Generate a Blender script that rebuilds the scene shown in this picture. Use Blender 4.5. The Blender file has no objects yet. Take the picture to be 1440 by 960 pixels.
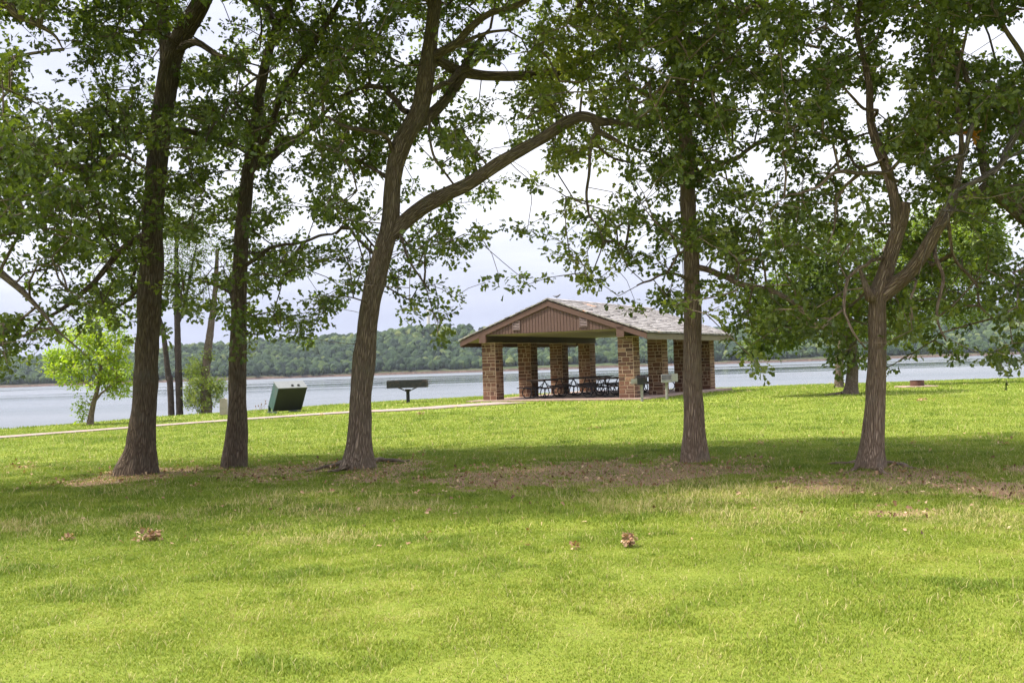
import bpy, bmesh, math
import numpy as np
from mathutils import Vector, Matrix
C = bpy.context.scene.collection
SC = bpy.context.scene
rng = np.random.default_rng(11)

# ------------------------------------------------------------------ camera, sky, sun, exposure
F = 1440.0                      # focal length in pixels of a 1440 px wide frame
ROLL = math.radians(1.87)
PITCH = math.atan((514.5 - 480) / F * math.cos(ROLL))
CAMZ = 1.6
_f = np.array([0, math.cos(PITCH), math.sin(PITCH)])
_u0 = np.array([0, -math.sin(PITCH), math.cos(PITCH)])
_r0 = np.array([1.0, 0, 0])
_R = math.cos(ROLL) * _r0 - math.sin(ROLL) * _u0
_U = math.sin(ROLL) * _r0 + math.cos(ROLL) * _u0
cam_d = bpy.data.cameras.new('camera')
cam_d.sensor_width = 36; cam_d.lens = 36 * F / 1440
cam_d.clip_end = 6000; cam_d.clip_start = 0.1
cam = bpy.data.objects.new('camera', cam_d); C.objects.link(cam)
m = Matrix.Identity(4)
for i in range(3):
    m[i][0] = _R[i]; m[i][1] = _U[i]; m[i][2] = -_f[i]
m[2][3] = CAMZ
cam.matrix_world = m
SC.camera = cam

SUN_EL = math.radians(58)
SUN_DIR = np.array([-1.0, 0.04, 0]); SUN_DIR /= np.linalg.norm(SUN_DIR)
SUN_DIR = np.array([SUN_DIR[0] * math.cos(SUN_EL), SUN_DIR[1] * math.cos(SUN_EL), math.sin(SUN_EL)])
sd = bpy.data.lights.new('sun', 'SUN'); sd.energy = 2.6; sd.angle = math.radians(4.0); sd.color = (1.0, 0.93, 0.80)
sun = bpy.data.objects.new('sun', sd); C.objects.link(sun)
sun.rotation_euler = Vector(SUN_DIR).to_track_quat('Z', 'Y').to_euler()

W = bpy.data.worlds.new('World'); SC.world = W; W.use_nodes = True
SC.view_settings.view_transform = 'Standard'; SC.view_settings.look = 'None'
SC.view_settings.exposure = 1.80; SC.view_settings.gamma = 1
SC.view_settings.use_curve_mapping = False
SC.cycles.max_bounces = 6; SC.cycles.transparent_max_bounces = 6
SC.cycles.volume_bounces = 0
SC.cycles.use_denoising = True


def nt_clear(nt):
    for n in list(nt.nodes):
        nt.nodes.remove(n)


class N:
    """small node helper"""
    def __init__(s, nt):
        s.nt = nt
    def __call__(s, kind, inputs=None, **props):
        n = s.nt.nodes.new(kind)
        for k, v in props.items():
            setattr(n, k, v)
        for k, v in (inputs or {}).items():
            if isinstance(v, tuple) and len(v) == 2 and hasattr(v[0], 'outputs'):
                s.nt.links.new(v[0].outputs[v[1]], n.inputs[k])
            elif hasattr(v, 'outputs'):
                s.nt.links.new(v.outputs[0], n.inputs[k])
            else:
                n.inputs[k].default_value = v
        return n
    def ramp(s, fac, stops, interp='LINEAR'):
        n = s('ShaderNodeValToRGB', {'Fac': fac})
        cr = n.color_ramp; cr.interpolation = interp
        while len(cr.elements) > 1:
            cr.elements.remove(cr.elements[-1])
        for i, (p, c) in enumerate(stops):
            e = cr.elements[0] if i == 0 else cr.elements.new(p)
            e.position = p
            e.color = (*c, 1) if len(c) == 3 else c
        return n
    def math(s, op, a, b=0.0, c=0.0, clamp=False):
        n = s.nt.nodes.new('ShaderNodeMath'); n.operation = op; n.use_clamp = clamp
        for i, v in enumerate((a, b, c)):
            if isinstance(v, tuple): s.nt.links.new(v[0].outputs[v[1]], n.inputs[i])
            elif hasattr(v, 'outputs'): s.nt.links.new(v.outputs[0], n.inputs[i])
            else: n.inputs[i].default_value = v
        return n
    def mix(s, fac, a, b, mode='MIX'):
        n = s.nt.nodes.new('ShaderNodeMix'); n.data_type = 'RGBA'; n.blend_type = mode
        for i, v in ((0, fac), (6, a), (7, b)):
            if isinstance(v, tuple) and len(v) == 2: s.nt.links.new(v[0].outputs[v[1]], n.inputs[i])
            elif hasattr(v, 'outputs'): s.nt.links.new(v.outputs[0], n.inputs[i])
            elif i and len(v) == 3: n.inputs[i].default_value = (*v, 1)
            else: n.inputs[i].default_value = v
        return (n, 2)


nt = W.node_tree; nt_clear(nt); q = N(nt)
sky = q('ShaderNodeTexSky', sky_type='NISHITA', sun_disc=False)
sky.sun_elevation = SUN_EL
sky.sun_rotation = math.atan2(SUN_DIR[0], SUN_DIR[1])
sky.air_density = 1.2; sky.dust_density = 2.0
tc = q('ShaderNodeTexCoord')
sep = q('ShaderNodeSeparateXYZ', {0: (tc, 0)})
zz = q.math('ADD', (sep, 2), 0.16)
cx = q.math('DIVIDE', (sep, 0), zz); cy = q.math('DIVIDE', (sep, 1), zz)
cv = q('ShaderNodeCombineXYZ', {0: cx, 1: cy, 2: (sep, 2)})
mp = q('ShaderNodeMapping', {0: cv, 3: (0.8, 0.8, 6.0)})
n1 = q('ShaderNodeTexNoise', {0: mp, 'Scale': 1.1, 'Detail': 7.0, 'Roughness': 0.52, 'Distortion': 0.3})
n2 = q('ShaderNodeTexNoise', {0: mp, 'Scale': 0.35, 'Detail': 3.0})
cl = q.math('ADD', (n1, 0), (n2, 0))
cloudc = q.ramp(q.math('MULTIPLY', cl, 0.5), [(0.40, (2.2, 2.28, 2.85)), (0.5, (2.75, 2.82, 3.3)), (0.6, (3.6, 3.6, 3.85))])
low = q.ramp((sep, 2), [(0.0, (1, 1, 1)), (0.05, (1, 1, 1)), (0.125, (0, 0, 0))])
cloud2 = q.mix(q.math('MULTIPLY', low, 0.85), cloudc, (1.6, 1.75, 2.4))
zen = q.math('MULTIPLY_ADD', q.math('SMOOTH_MIN', q.math('MAXIMUM', q.math('SUBTRACT', (sep, 2), 0.36), 0.0), 0.5, 0.05), 5.0, 1.0)   # overcast sky: brightest overhead
zc = q('ShaderNodeVectorMath', {0: cloud2, 'Scale': zen}, operation='SCALE')
mixs = q.mix(0.95, sky, (zc, 0))
bg = q('ShaderNodeBackground', {0: mixs, 1: 0.1})
q('ShaderNodeOutputWorld', {0: bg})


# ------------------------------------------------------------------ pixel helpers
def yh(px):
    return 514.5 - math.tan(ROLL) * (px - 720)


def ray(px, py):
    return _f + _R * ((px - 720) / F) - _U * ((py - 480) / F)


def P(px, py, Y):
    d = ray(px, py)
    return np.array([0, 0, CAMZ]) + d * (Y / d[1])


def proj(Q):
    Q = np.asarray(Q, float) - np.array([0, 0, CAMZ])
    d = Q @ _f
    return 720 + F * (Q @ _R) / d, 480 - F * (Q @ _U) / d, d


_tab = np.random.default_rng(5).random((8, 256, 256))


def vn(x, y, k=0):
    x = np.asarray(x, float); y = np.asarray(y, float)
    xi = np.floor(x).astype(int); yi = np.floor(y).astype(int)
    fx = x - xi; fy = y - yi
    fx = fx * fx * (3 - 2 * fx); fy = fy * fy * (3 - 2 * fy)
    t = _tab[k]
    a = t[xi % 256, yi % 256]; b = t[(xi + 1) % 256, yi % 256]
    c = t[xi % 256, (yi + 1) % 256]; d = t[(xi + 1) % 256, (yi + 1) % 256]
    return (a * (1 - fx) + b * fx) * (1 - fy) + (c * (1 - fx) + d * fx) * fy


def fbm(x, y, k=0, o=4):
    s = 0; a = 0.5; t = 0
    for i in range(o):
        s = s + a * vn(x * 2 ** i + 13.7 * i, y * 2 ** i + 7.1 * i, (k + i) % 8); t += a; a *= 0.55
    return s / t


def sst(a, b, x):
    t = np.clip((np.asarray(x, float) - a) / (b - a), 0, 1)
    return t * t * (3 - 2 * t)


EX = [-80, -30, -17.5, -14.6, -12, -8, -4, 0, 30, 80]
EY = [26, 30, 35, 42.0, 46, 48.5, 51, 55, 55, 52]


def ground_z(x, y):
    x = np.asarray(x, float); y = np.asarray(y, float)
    z = 0.2 * sst(24, 38, y) * sst(-14, -4, x) - 0.13 * sst(41, 54, y)
    z = z + 0.05 * (fbm(x * 0.25, y * 0.25, 1, 3) - 0.5)
    e = np.interp(x, EX, EY)
    d = np.clip(y - e, 0, None)
    return z - np.where(d > 0, np.minimum(0.06 * d * d, 0.42 * d), 0) * 1.0


def ground_hit(px, py):
    d = ray(px, py); t = 1.0
    lo = 2.0; 
    for t in np.arange(2, 70, 0.05):
        Q = d * (t / d[1])
        if Q[2] + CAMZ < ground_z(Q[0], Q[1]):
            return np.array([Q[0], Q[1], float(ground_z(Q[0], Q[1]))])
    Q = d * (60 / d[1]); return Q


# ------------------------------------------------------------------ object helpers
def np_mesh(name, V, Fc, mats, parent=None, smooth=False, attrs=None, midx=None):
    """V (n,3); Fc: list of face arrays (k, 3|4)"""
    if not isinstance(Fc, list): Fc = [Fc]
    Fc = [f for f in Fc if len(f)]
    me = bpy.data.meshes.new(name)
    V = np.ascontiguousarray(V, dtype=np.float32)
    me.vertices.add(len(V)); me.vertices.foreach_set('co', V.ravel())
    loops = np.concatenate([f.ravel() for f in Fc]).astype(np.int32)
    tot = np.concatenate([np.full(len(f), f.shape[1], np.int32) for f in Fc])
    st = np.concatenate([[0], np.cumsum(tot)[:-1]]).astype(np.int32)
    me.loops.add(len(loops)); me.loops.foreach_set('vertex_index', loops)
    me.polygons.add(len(tot)); me.polygons.foreach_set('loop_start', st)
    try: me.polygons.foreach_set('loop_total', tot)
    except Exception: pass
    if midx is not None: me.polygons.foreach_set('material_index', np.asarray(midx, np.int32))
    me.polygons.foreach_set('use_smooth', np.full(len(tot), bool(smooth)))
    for k, (typ, a) in (attrs or {}).items():
        at = me.attributes.new(k, typ, 'POINT')
        at.data.foreach_set('vector' if typ == 'FLOAT_VECTOR' else 'value', np.ascontiguousarray(a, np.float32).ravel())
    me.update(calc_edges=True); me.validate()
    for mm in (mats if isinstance(mats, (list, tuple)) else [mats]): me.materials.append(mm)
    o = bpy.data.objects.new(name, me); C.objects.link(o)
    if parent: o.parent = parent
    return o


class MB:
    """collects boxes, prisms and tubes; builds ONE mesh object"""
    def __init__(s):
        s.V = []; s.Q = []; s.n = 0; s.A = []; s.T = []
    def add(s, V, faces, a=0.5):
        V = np.asarray(V, float)
        for f in faces:
            (s.Q if len(f) == 4 else s.T).append([i + s.n for i in f])
        s.V.append(V); s.A.append(np.full(len(V), a)); s.n += len(V)
    def hexa(s, c8, a=0.5):
        s.add(c8, [(0, 3, 2, 1), (4, 5, 6, 7), (0, 1, 5, 4), (1, 2, 6, 5), (2, 3, 7, 6), (3, 0, 4, 7)], a)
    def box(s, lo, hi, a=0.5, M=None):
        x0, y0, z0 = lo; x1, y1, z1 = hi
        c = np.array([(x0, y0, z0), (x1, y0, z0), (x1, y1, z0), (x0, y1, z0), (x0, y0, z1), (x1, y0, z1), (x1, y1, z1), (x0, y1, z1)], float)
        if M is not None: c = c @ np.asarray(M)[:3, :3].T + np.asarray(M)[:3, 3]
        s.hexa(c, a)
    def bbox(s, lo, hi, b=0.01, a=0.5):
        """box with chamfered edges"""
        lo = np.array(lo, float); hi = np.array(hi, float)
        bm = bmesh.new(); bmesh.ops.create_cube(bm, size=1)
        bmesh.ops.scale(bm, vec=Vector(hi - lo), verts=bm.verts)
        bmesh.ops.translate(bm, vec=Vector((hi + lo) / 2), verts=bm.verts)
        bmesh.ops.bevel(bm, geom=list(bm.edges), offset=b, segments=2, affect='EDGES', profile=0.5)
        bm.verts.ensure_lookup_table()
        s.add([v.co[:] for v in bm.verts], [], a); base = s.n - len(bm.verts)
        for f in bm.faces:
            ids = [v.index + base for v in f.verts]
            if len(ids) == 4: s.Q.append(ids)
            elif len(ids) == 3: s.T.append(ids)
            else:
                for k in range(1, len(ids) - 1): s.T.append([ids[0], ids[k], ids[k + 1]])
        bm.free()
    def tube(s, pts, r, n=8, closed=False, a=0.5):
        pts = np.asarray(pts, float); m_ = len(pts)
        r = np.broadcast_to(np.asarray(r, float), (m_,))
        V, Qs = tube_np(pts, r, n, closed)
        s.add(V, [], a); b = s.n - len(V)
        s.Q += (Qs + b).tolist()
        if not closed:
            for base, rev in ((0, True), ((m_ - 1) * n, False)):
                ids = [b + base + k for k in range(n)]
                if rev: ids = ids[::-1]
                for k in range(1, n - 1): s.T.append([ids[0], ids[k], ids[k + 1]])
    def build(s, name, mat, parent=None, smooth=False):
        V = np.concatenate(s.V)
        return np_mesh(name, V, [np.array(s.Q, int).reshape(-1, 4), np.array(s.T, int).reshape(-1, 3)], mat, parent, smooth,
                       {'var': ('FLOAT', np.concatenate(s.A))})


def frames(pts, closed=False):
    t = np.gradient(pts, axis=0) if not closed else np.roll(pts, -1, 0) - np.roll(pts, 1, 0)
    t /= np.linalg.norm(t, axis=1)[:, None] + 1e-9
    a = np.array([1.0, 0, 0]) if abs(t[0, 0]) < 0.8 else np.array([0, 0, 1.0])
    n = np.zeros_like(t); v = a - t[0] * (a @ t[0]); n[0] = v / np.linalg.norm(v)
    for i in range(1, len(t)):
        v = n[i - 1] - t[i] * (n[i - 1] @ t[i]); n[i] = v / (np.linalg.norm(v) + 1e-9)
    return t, n, np.cross(t, n)


def tube_np(pts, r, n=8, closed=False):
    t, a, b = frames(pts, closed)
    th = np.arange(n) * 2 * np.pi / n
    V = pts[:, None] + r[:, None, None] * (np.cos(th)[None, :, None] * a[:, None] + np.sin(th)[None, :, None] * b[:, None])
    m_ = len(pts); k = m_ if closed else m_ - 1
    i = np.arange(k)[:, None]; j = np.arange(n)[None]
    i2 = (i + 1) % m_; j2 = (j + 1) % n
    Qs = np.stack([i * n + j, i * n + j2, i2 * n + j2, i2 * n + j], -1).reshape(-1, 4)
    return V.reshape(-1, 3), Qs


def empty(name, loc=(0, 0, 0), rz=0):
    o = bpy.data.objects.new(name, None); o.empty_display_size = 0.2
    C.objects.link(o); o.location = loc; o.rotation_euler = (0, 0, rz); return o


def tag(o, label=None, cat=None, group=None, kind=None):
    if label: o['label'] = label
    if cat: o['category'] = cat
    if group: o['group'] = group
    if kind: o['kind'] = kind
    return o


def copy_tree(o, parent=None):
    c = o.copy(); C.objects.link(c)
    if parent: c.parent = parent
    for ch in list(o.children): copy_tree(ch, c)
    return c


# ------------------------------------------------------------------ materials
def new_mat(name):
    m_ = bpy.data.materials.new(name); m_.use_nodes = True
    nt_clear(m_.node_tree); return m_, N(m_.node_tree)


def out(q, sh, disp=None):
    q('ShaderNodeOutputMaterial', {0: sh})


def bump(q, h, st, dist):
    return q('ShaderNodeBump', {'Height': h, 'Strength': st, 'Distance': dist})


def simple(name, col, rough=0.6, metal=0.0, var=0.25, scale=12.0, bst=0.15, dirt=None):
    m_, q = new_mat(name)
    tc = q('ShaderNodeTexCoord')
    n = q('ShaderNodeTexNoise', {0: (tc, 3), 'Scale': scale, 'Detail': 6.0, 'Roughness': 0.6})
    d = [max(0, c * (1 - var)) for c in col]; b = [c * (1 + var) for c in col]
    c = q.ramp(n, [(0.3, d), (0.7, b)])
    src = (c, 0)
    if dirt:
        n2 = q('ShaderNodeTexNoise', {0: (tc, 3), 'Scale': scale * 0.3, 'Detail': 8.0, 'Roughness': 0.7})
        src = q.mix(q.ramp(n2, [(0.5, (0, 0, 0)), (0.66, (1, 1, 1))]), src, dirt)
    bp = bump(q, n, bst, 0.02)
    p = q('ShaderNodeBsdfPrincipled', {'Base Color': src, 'Roughness': rough, 'Metallic': metal, 'Normal': bp})
    out(q, p); return m_


def ramp_var(name, stops, rough=0.8, scale=20.0, bst=0.3, spread=0.25):
    """colour picked by the per-piece attribute 'var' with fine grain on top"""
    m_, q = new_mat(name)
    at = q('ShaderNodeAttribute', attribute_name='var')
    tc = q('ShaderNodeTexCoord')
    n = q('ShaderNodeTexNoise', {0: (tc, 3), 'Scale': scale, 'Detail': 7.0, 'Roughness': 0.65})
    f = q.math('ADD', (at, 2), q.math('MULTIPLY', q.math('SUBTRACT', (n, 0), 0.5), spread))
    c = q.ramp(f, stops)
    p = q('ShaderNodeBsdfPrincipled', {'Base Color': (c, 0), 'Roughness': rough, 'Normal': bump(q, n, bst, 0.02)})
    out(q, p); return m_


def leaf_mat(name, stops, trans=0.46, rough=0.42):
    m_, q = new_mat(name)
    at = q('ShaderNodeAttribute', attribute_name='var')
    c = q.ramp((at, 2), stops)
    ct = q.mix(1.0, (c, 0), (1.35, 1.5, 0.5), 'MULTIPLY')
    p = q('ShaderNodeBsdfPrincipled', {'Base Color': (c, 0), 'Roughness': rough, 'Specular IOR Level': 0.45})
    t = q('ShaderNodeBsdfTranslucent', {0: ct})
    mx = q('ShaderNodeMixShader', {0: trans, 1: p, 2: t})
    out(q, mx); return m_


def bark_mat(name, dark, light, sc=1.0, lichen=None):
    m_, q = new_mat(name)
    at = q('ShaderNodeAttribute', attribute_name='bc')
    mp = q('ShaderNodeMapping', {0: (at, 1), 3: (sc, sc, sc * 0.10)})
    wob = q('ShaderNodeTexNoise', {0: mp, 'Scale': 9.0, 'Detail': 3.0})
    mv = q('ShaderNodeVectorMath', {0: (mp, 0), 1: q('ShaderNodeVectorMath', {0: (wob, 1), 1: (0.09, 0.09, 0.05)}, operation='MULTIPLY')}, operation='ADD')
    v = q('ShaderNodeTexVoronoi', {0: mv, 'Scale': 44.0, 'Randomness': 1.0}, feature='DISTANCE_TO_EDGE')
    n = q('ShaderNodeTexNoise', {0: mv, 'Scale': 55.0, 'Detail': 6.0, 'Roughness': 0.7})
    h = q.math('ADD', q.math('MINIMUM', q.math('MULTIPLY', (v, 0), 2.2), 0.55), q.math('MULTIPLY', (n, 0), 0.62))
    c = q.ramp(h, [(0.14, [x * 0.22 for x in dark]), (0.38, [x * 1.05 for x in dark]), (0.82, [(a + b) / 2 for a, b in zip(dark, light)]), (1.0, light)])
    src = (c, 0)
    if lichen:
        tc = q('ShaderNodeTexCoord')
        nl = q('ShaderNodeTexNoise', {0: (tc, 3), 'Scale': 3.5, 'Detail': 8.0, 'Roughness': 0.7})
        src = q.mix(q.ramp(nl, [(0.5, (0, 0, 0)), (0.72, (0.75, 0.75, 0.75))]), src, lichen)
    p = q('ShaderNodeBsdfPrincipled', {'Base Color': src, 'Roughness': 0.9, 'Specular IOR Level': 0.2, 'Normal': bump(q, h, 1.0, 0.05)})
    out(q, p); return m_


M = {}
M['bark'] = bark_mat('bark_brown', (0.175, 0.127, 0.088), (0.43, 0.335, 0.24), 1.0, (0.24, 0.205, 0.145))
M['bark_shaded'] = bark_mat('bark_shaded', (0.105, 0.076, 0.053), (0.29, 0.22, 0.155), 1.0, (0.17, 0.15, 0.11))  # darker copy of the brown bark; crown shade put into its colour
M['bark_dark'] = bark_mat('bark_dark', (0.05, 0.038, 0.03), (0.15, 0.115, 0.085), 1.0)
M['bark_warm'] = bark_mat('bark_warm', (0.24, 0.165, 0.112), (0.52, 0.39, 0.28), 1.0, (0.31, 0.255, 0.195))
M['bark_pale'] = bark_mat('bark_pale', (0.11, 0.08, 0.055), (0.33, 0.26, 0.19), 1.2, (0.19, 0.18, 0.14))
M['bark_bare'] = bark_mat('bark_bare', (0.16, 0.13, 0.10), (0.36, 0.31, 0.25), 1.0)
M['oak'] = leaf_mat('oak_leaf', [(0.0, (0.045, 0.066, 0.017)), (0.4, (0.098, 0.132, 0.030)), (0.75, (0.195, 0.225, 0.044)), (1.0, (0.27, 0.27, 0.058))])
M['oak_light'] = leaf_mat('oak_leaf_light', [(0.0, (0.05, 0.08, 0.015)), (0.5, (0.10, 0.14, 0.024)), (1.0, (0.19, 0.21, 0.04))], 0.45)
M['sapling'] = leaf_mat('sapling_leaf', [(0.0, (0.12, 0.19, 0.02)), (0.5, (0.23, 0.31, 0.03)), (1.0, (0.40, 0.42, 0.045))], 0.5)
M['vine'] = leaf_mat('vine_leaf', [(0.0, (0.07, 0.115, 0.018)), (0.5, (0.15, 0.20, 0.028)), (1.0, (0.25, 0.27, 0.045))], 0.45)
M['dead'] = leaf_mat('dead_leaf', [(0.0, (0.10, 0.05, 0.025)), (0.4, (0.30, 0.17, 0.09)), (1.0, (0.60, 0.44, 0.27))], 0.15, 0.8)

# ------------------------------------------------------------------ ground
PAV = dict(x=-0.815, y=41.65, th=0.501, W=5.95, s=3.07)
dl = np.array([math.sin(PAV['th']), math.cos(PAV['th'])]); dw = np.array([math.cos(PAV['th']), -math.sin(PAV['th'])])


def dirt_mask(x, y):
    x = np.asarray(x, float); y = np.asarray(y, float)
    s = np.zeros_like(x)
    for (px, py, rx, ry, w) in [(185, 668, 95, 14, 1.1), (400, 661, 140, 12, 1.05), (545, 660, 70, 15, 1.05), (700, 668, 140, 19, .85), (850, 664, 140, 20, 1.05),
                             (950, 660, 70, 18, 1.0), (1050, 658, 90, 22, .7), (1150, 678, 90, 22, .75), (1280, 672, 130, 24, 1.0), (1420, 690, 70, 30, .85), (1500, 670, 90, 30, .8),
                             (480, 690, 200, 10, .4), (1230, 720, 160, 16, .35), (40, 655, 60, 10, .4)]:
        h = yh(px); d = CAMZ * F / (py - h); ry_ = ry * d * d / (CAMZ * F); rx_ = rx * d / F
        cx_ = (px - 720) / F * d
        s = np.maximum(s, w * np.exp(-0.5 * ((x - cx_) / (rx_ * 0.75)) ** 2 - 0.5 * ((y - d) / (ry_ * 0.75)) ** 2))
    n = fbm(x * 1.3, y * 1.3, 2, 4)
    n2 = fbm(x * 5, y * 5, 4, 3)
    m_ = sst(0.36, 0.78, s * 1.05 + (n - 0.5) * 0.85 + (n2 - 0.5) * 0.95 + 0.04)
    return np.clip(m_ * sst(0.05, 0.3, s), 0, 1)


def axis(segs):
    r = []
    for a, b, st in segs: r.append(np.arange(a, b, st))
    r.append([segs[-1][1]]); return np.concatenate(r)


gx = axis([(-3000, -200, 200), (-200, -40, 10), (-40, -16, 0.8), (-16, 16, 0.16), (16, 40, 0.8), (40, 200, 10), (200, 3000, 200)])
gy = axis([(-60, 0, 5), (0, 4, 0.5), (4, 24, 0.14), (24, 62, 0.5), (62, 120, 4), (120, 900, 60), (900, 2600, 170)])
GX, GY = np.meshgrid(gx, gy, indexing='ij')
GZ = ground_z(GX, GY)
GZ = np.maximum(GZ, -5.0)
near = np.exp(-(np.clip(GY - 10, 0, None) / 20) ** 2)
GZ += 0.018 * (fbm(GX * 3, GY * 3, 3, 3) - 0.5) * near * (np.abs(GX) < 20)
D = dirt_mask(GX, GY)
nx, ny = GX.shape
i = np.arange(nx - 1)[:, None]; j = np.arange(ny - 1)[None]
Gq = np.stack([i * ny + j, (i + 1) * ny + j, (i + 1) * ny + j + 1, i * ny + j + 1], -1).reshape(-1, 4)

m_, q = new_mat('lawn')
tc = q('ShaderNodeTexCoord'); at = q('ShaderNodeAttribute', attribute_name='dirt')
a1 = q('ShaderNodeTexNoise', {0: (tc, 3), 'Scale': 0.9, 'Detail': 8.0, 'Roughness': 0.62})
a2 = q('ShaderNodeTexNoise', {0: (tc, 3), 'Scale': 14.0, 'Detail': 8.0, 'Roughness': 0.7})
a3 = q('ShaderNodeTexNoise', {0: (tc, 3), 'Scale': 0.16, 'Detail': 4.0, 'Roughness': 0.5})
g = q.ramp(q.math('ADD', q.math('MULTIPLY', (a1, 0), 0.5), q.math('MULTIPLY', (a2, 0), 0.5)),
           [(0.3, (0.085, 0.115, 0.018)), (0.5, (0.165, 0.21, 0.030)), (0.68, (0.25, 0.25, 0.05))])
g2 = q.mix(q.ramp((a3, 0), [(0.4, (0, 0, 0)), (0.65, (0.3, 0.3, 0.3))]), (g, 0), (0.22, 0.24, 0.04))
b1 = q('ShaderNodeTexNoise', {0: (tc, 3), 'Scale': 25.0, 'Detail': 8.0, 'Roughness': 0.75})
dirtc = q.ramp((b1, 0), [(0.3, (0.12, 0.072, 0.045)), (0.5, (0.28, 0.180, 0.108)), (0.66, (0.41, 0.28, 0.18)), (0.78, (0.60, 0.47, 0.35))])
col = q.mix((at, 2), g2, (dirtc, 0))
p = q('ShaderNodeBsdfPrincipled', {'Base Color': col, 'Roughness': 0.95, 'Specular IOR Level': 0.1, 'Normal': bump(q, (a2, 0), 0.8, 0.05)})
out(q, p); M['lawn'] = m_
ground = np_mesh('ground', np.stack([GX, GY, GZ], -1).reshape(-1, 3), Gq, M['lawn'], smooth=True, attrs={'dirt': ('FLOAT', D.ravel())})
tag(ground, 'mown lawn sloping to the lake', None, None, 'structure')

# ------------------------------------------------------------------ grass blades
m_, q = new_mat('grass_blade')
at = q('ShaderNodeAttribute', attribute_name='var')
c = q.ramp((at, 2), [(0.0, (0.075, 0.125, 0.012)), (0.35, (0.155, 0.222, 0.019)), (0.62, (0.245, 0.298, 0.029)), (0.8, (0.33, 0.32, 0.075)), (1.0, (0.50, 0.42, 0.20))])
p = q('ShaderNodeBsdfPrincipled', {'Base Color': (c, 0), 'Roughness': 0.6, 'Specular IOR Level': 0.25})
t = q('ShaderNodeBsdfTranslucent', {0: (c, 0)})
out(q, q('ShaderNodeMixShader', {0: 0.35, 1: p, 2: t})); M['blade'] = m_


def path_px():
    return [(-260, 634, 1.0), (-60, 620, 1.0), (0, 615.5, 1.0), (100, 608, 1.0), (215, 599.5, 1.0), (330, 591, 1.0), (470, 581.5, 1.0), (560, 577, 1.2), (640, 571.5, 1.5), (720, 566.5, 1.8)]


PATH = np.array([np.append(ground_hit(a, b)[:2], c) for a, b, c in path_px()])


def dist_path(x, y):
    d = np.full(np.shape(x), 1e9)
    for k in range(len(PATH) - 1):
        a = PATH[k, :2]; b = PATH[k + 1, :2]; ab = b - a
        t = np.clip(((x - a[0]) * ab[0] + (y - a[1]) * ab[1]) / (ab @ ab), 0, 1)
        w = PATH[k, 2] * (1 - t) + PATH[k + 1, 2] * t
        d = np.minimum(d, np.hypot(x - a[0] - t * ab[0], y - a[1] - t * ab[1]) - w / 2)
    return d


def in_slab(x, y, mrg=0.0):
    rx_ = x - PAV['x']; ry_ = y - PAV['y']
    u = rx_ * dw[0] + ry_ * dw[1]; v = rx_ * dl[0] + ry_ * dl[1]
    return (u > -0.8 - mrg) & (u < PAV['W'] + 0.9 + mrg) & (v > -1.0 - mrg) & (v < 3 * PAV['s'] + 1.2 + mrg)


KEEP_OUT = []      # (x, y, r) circles without grass


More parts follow.
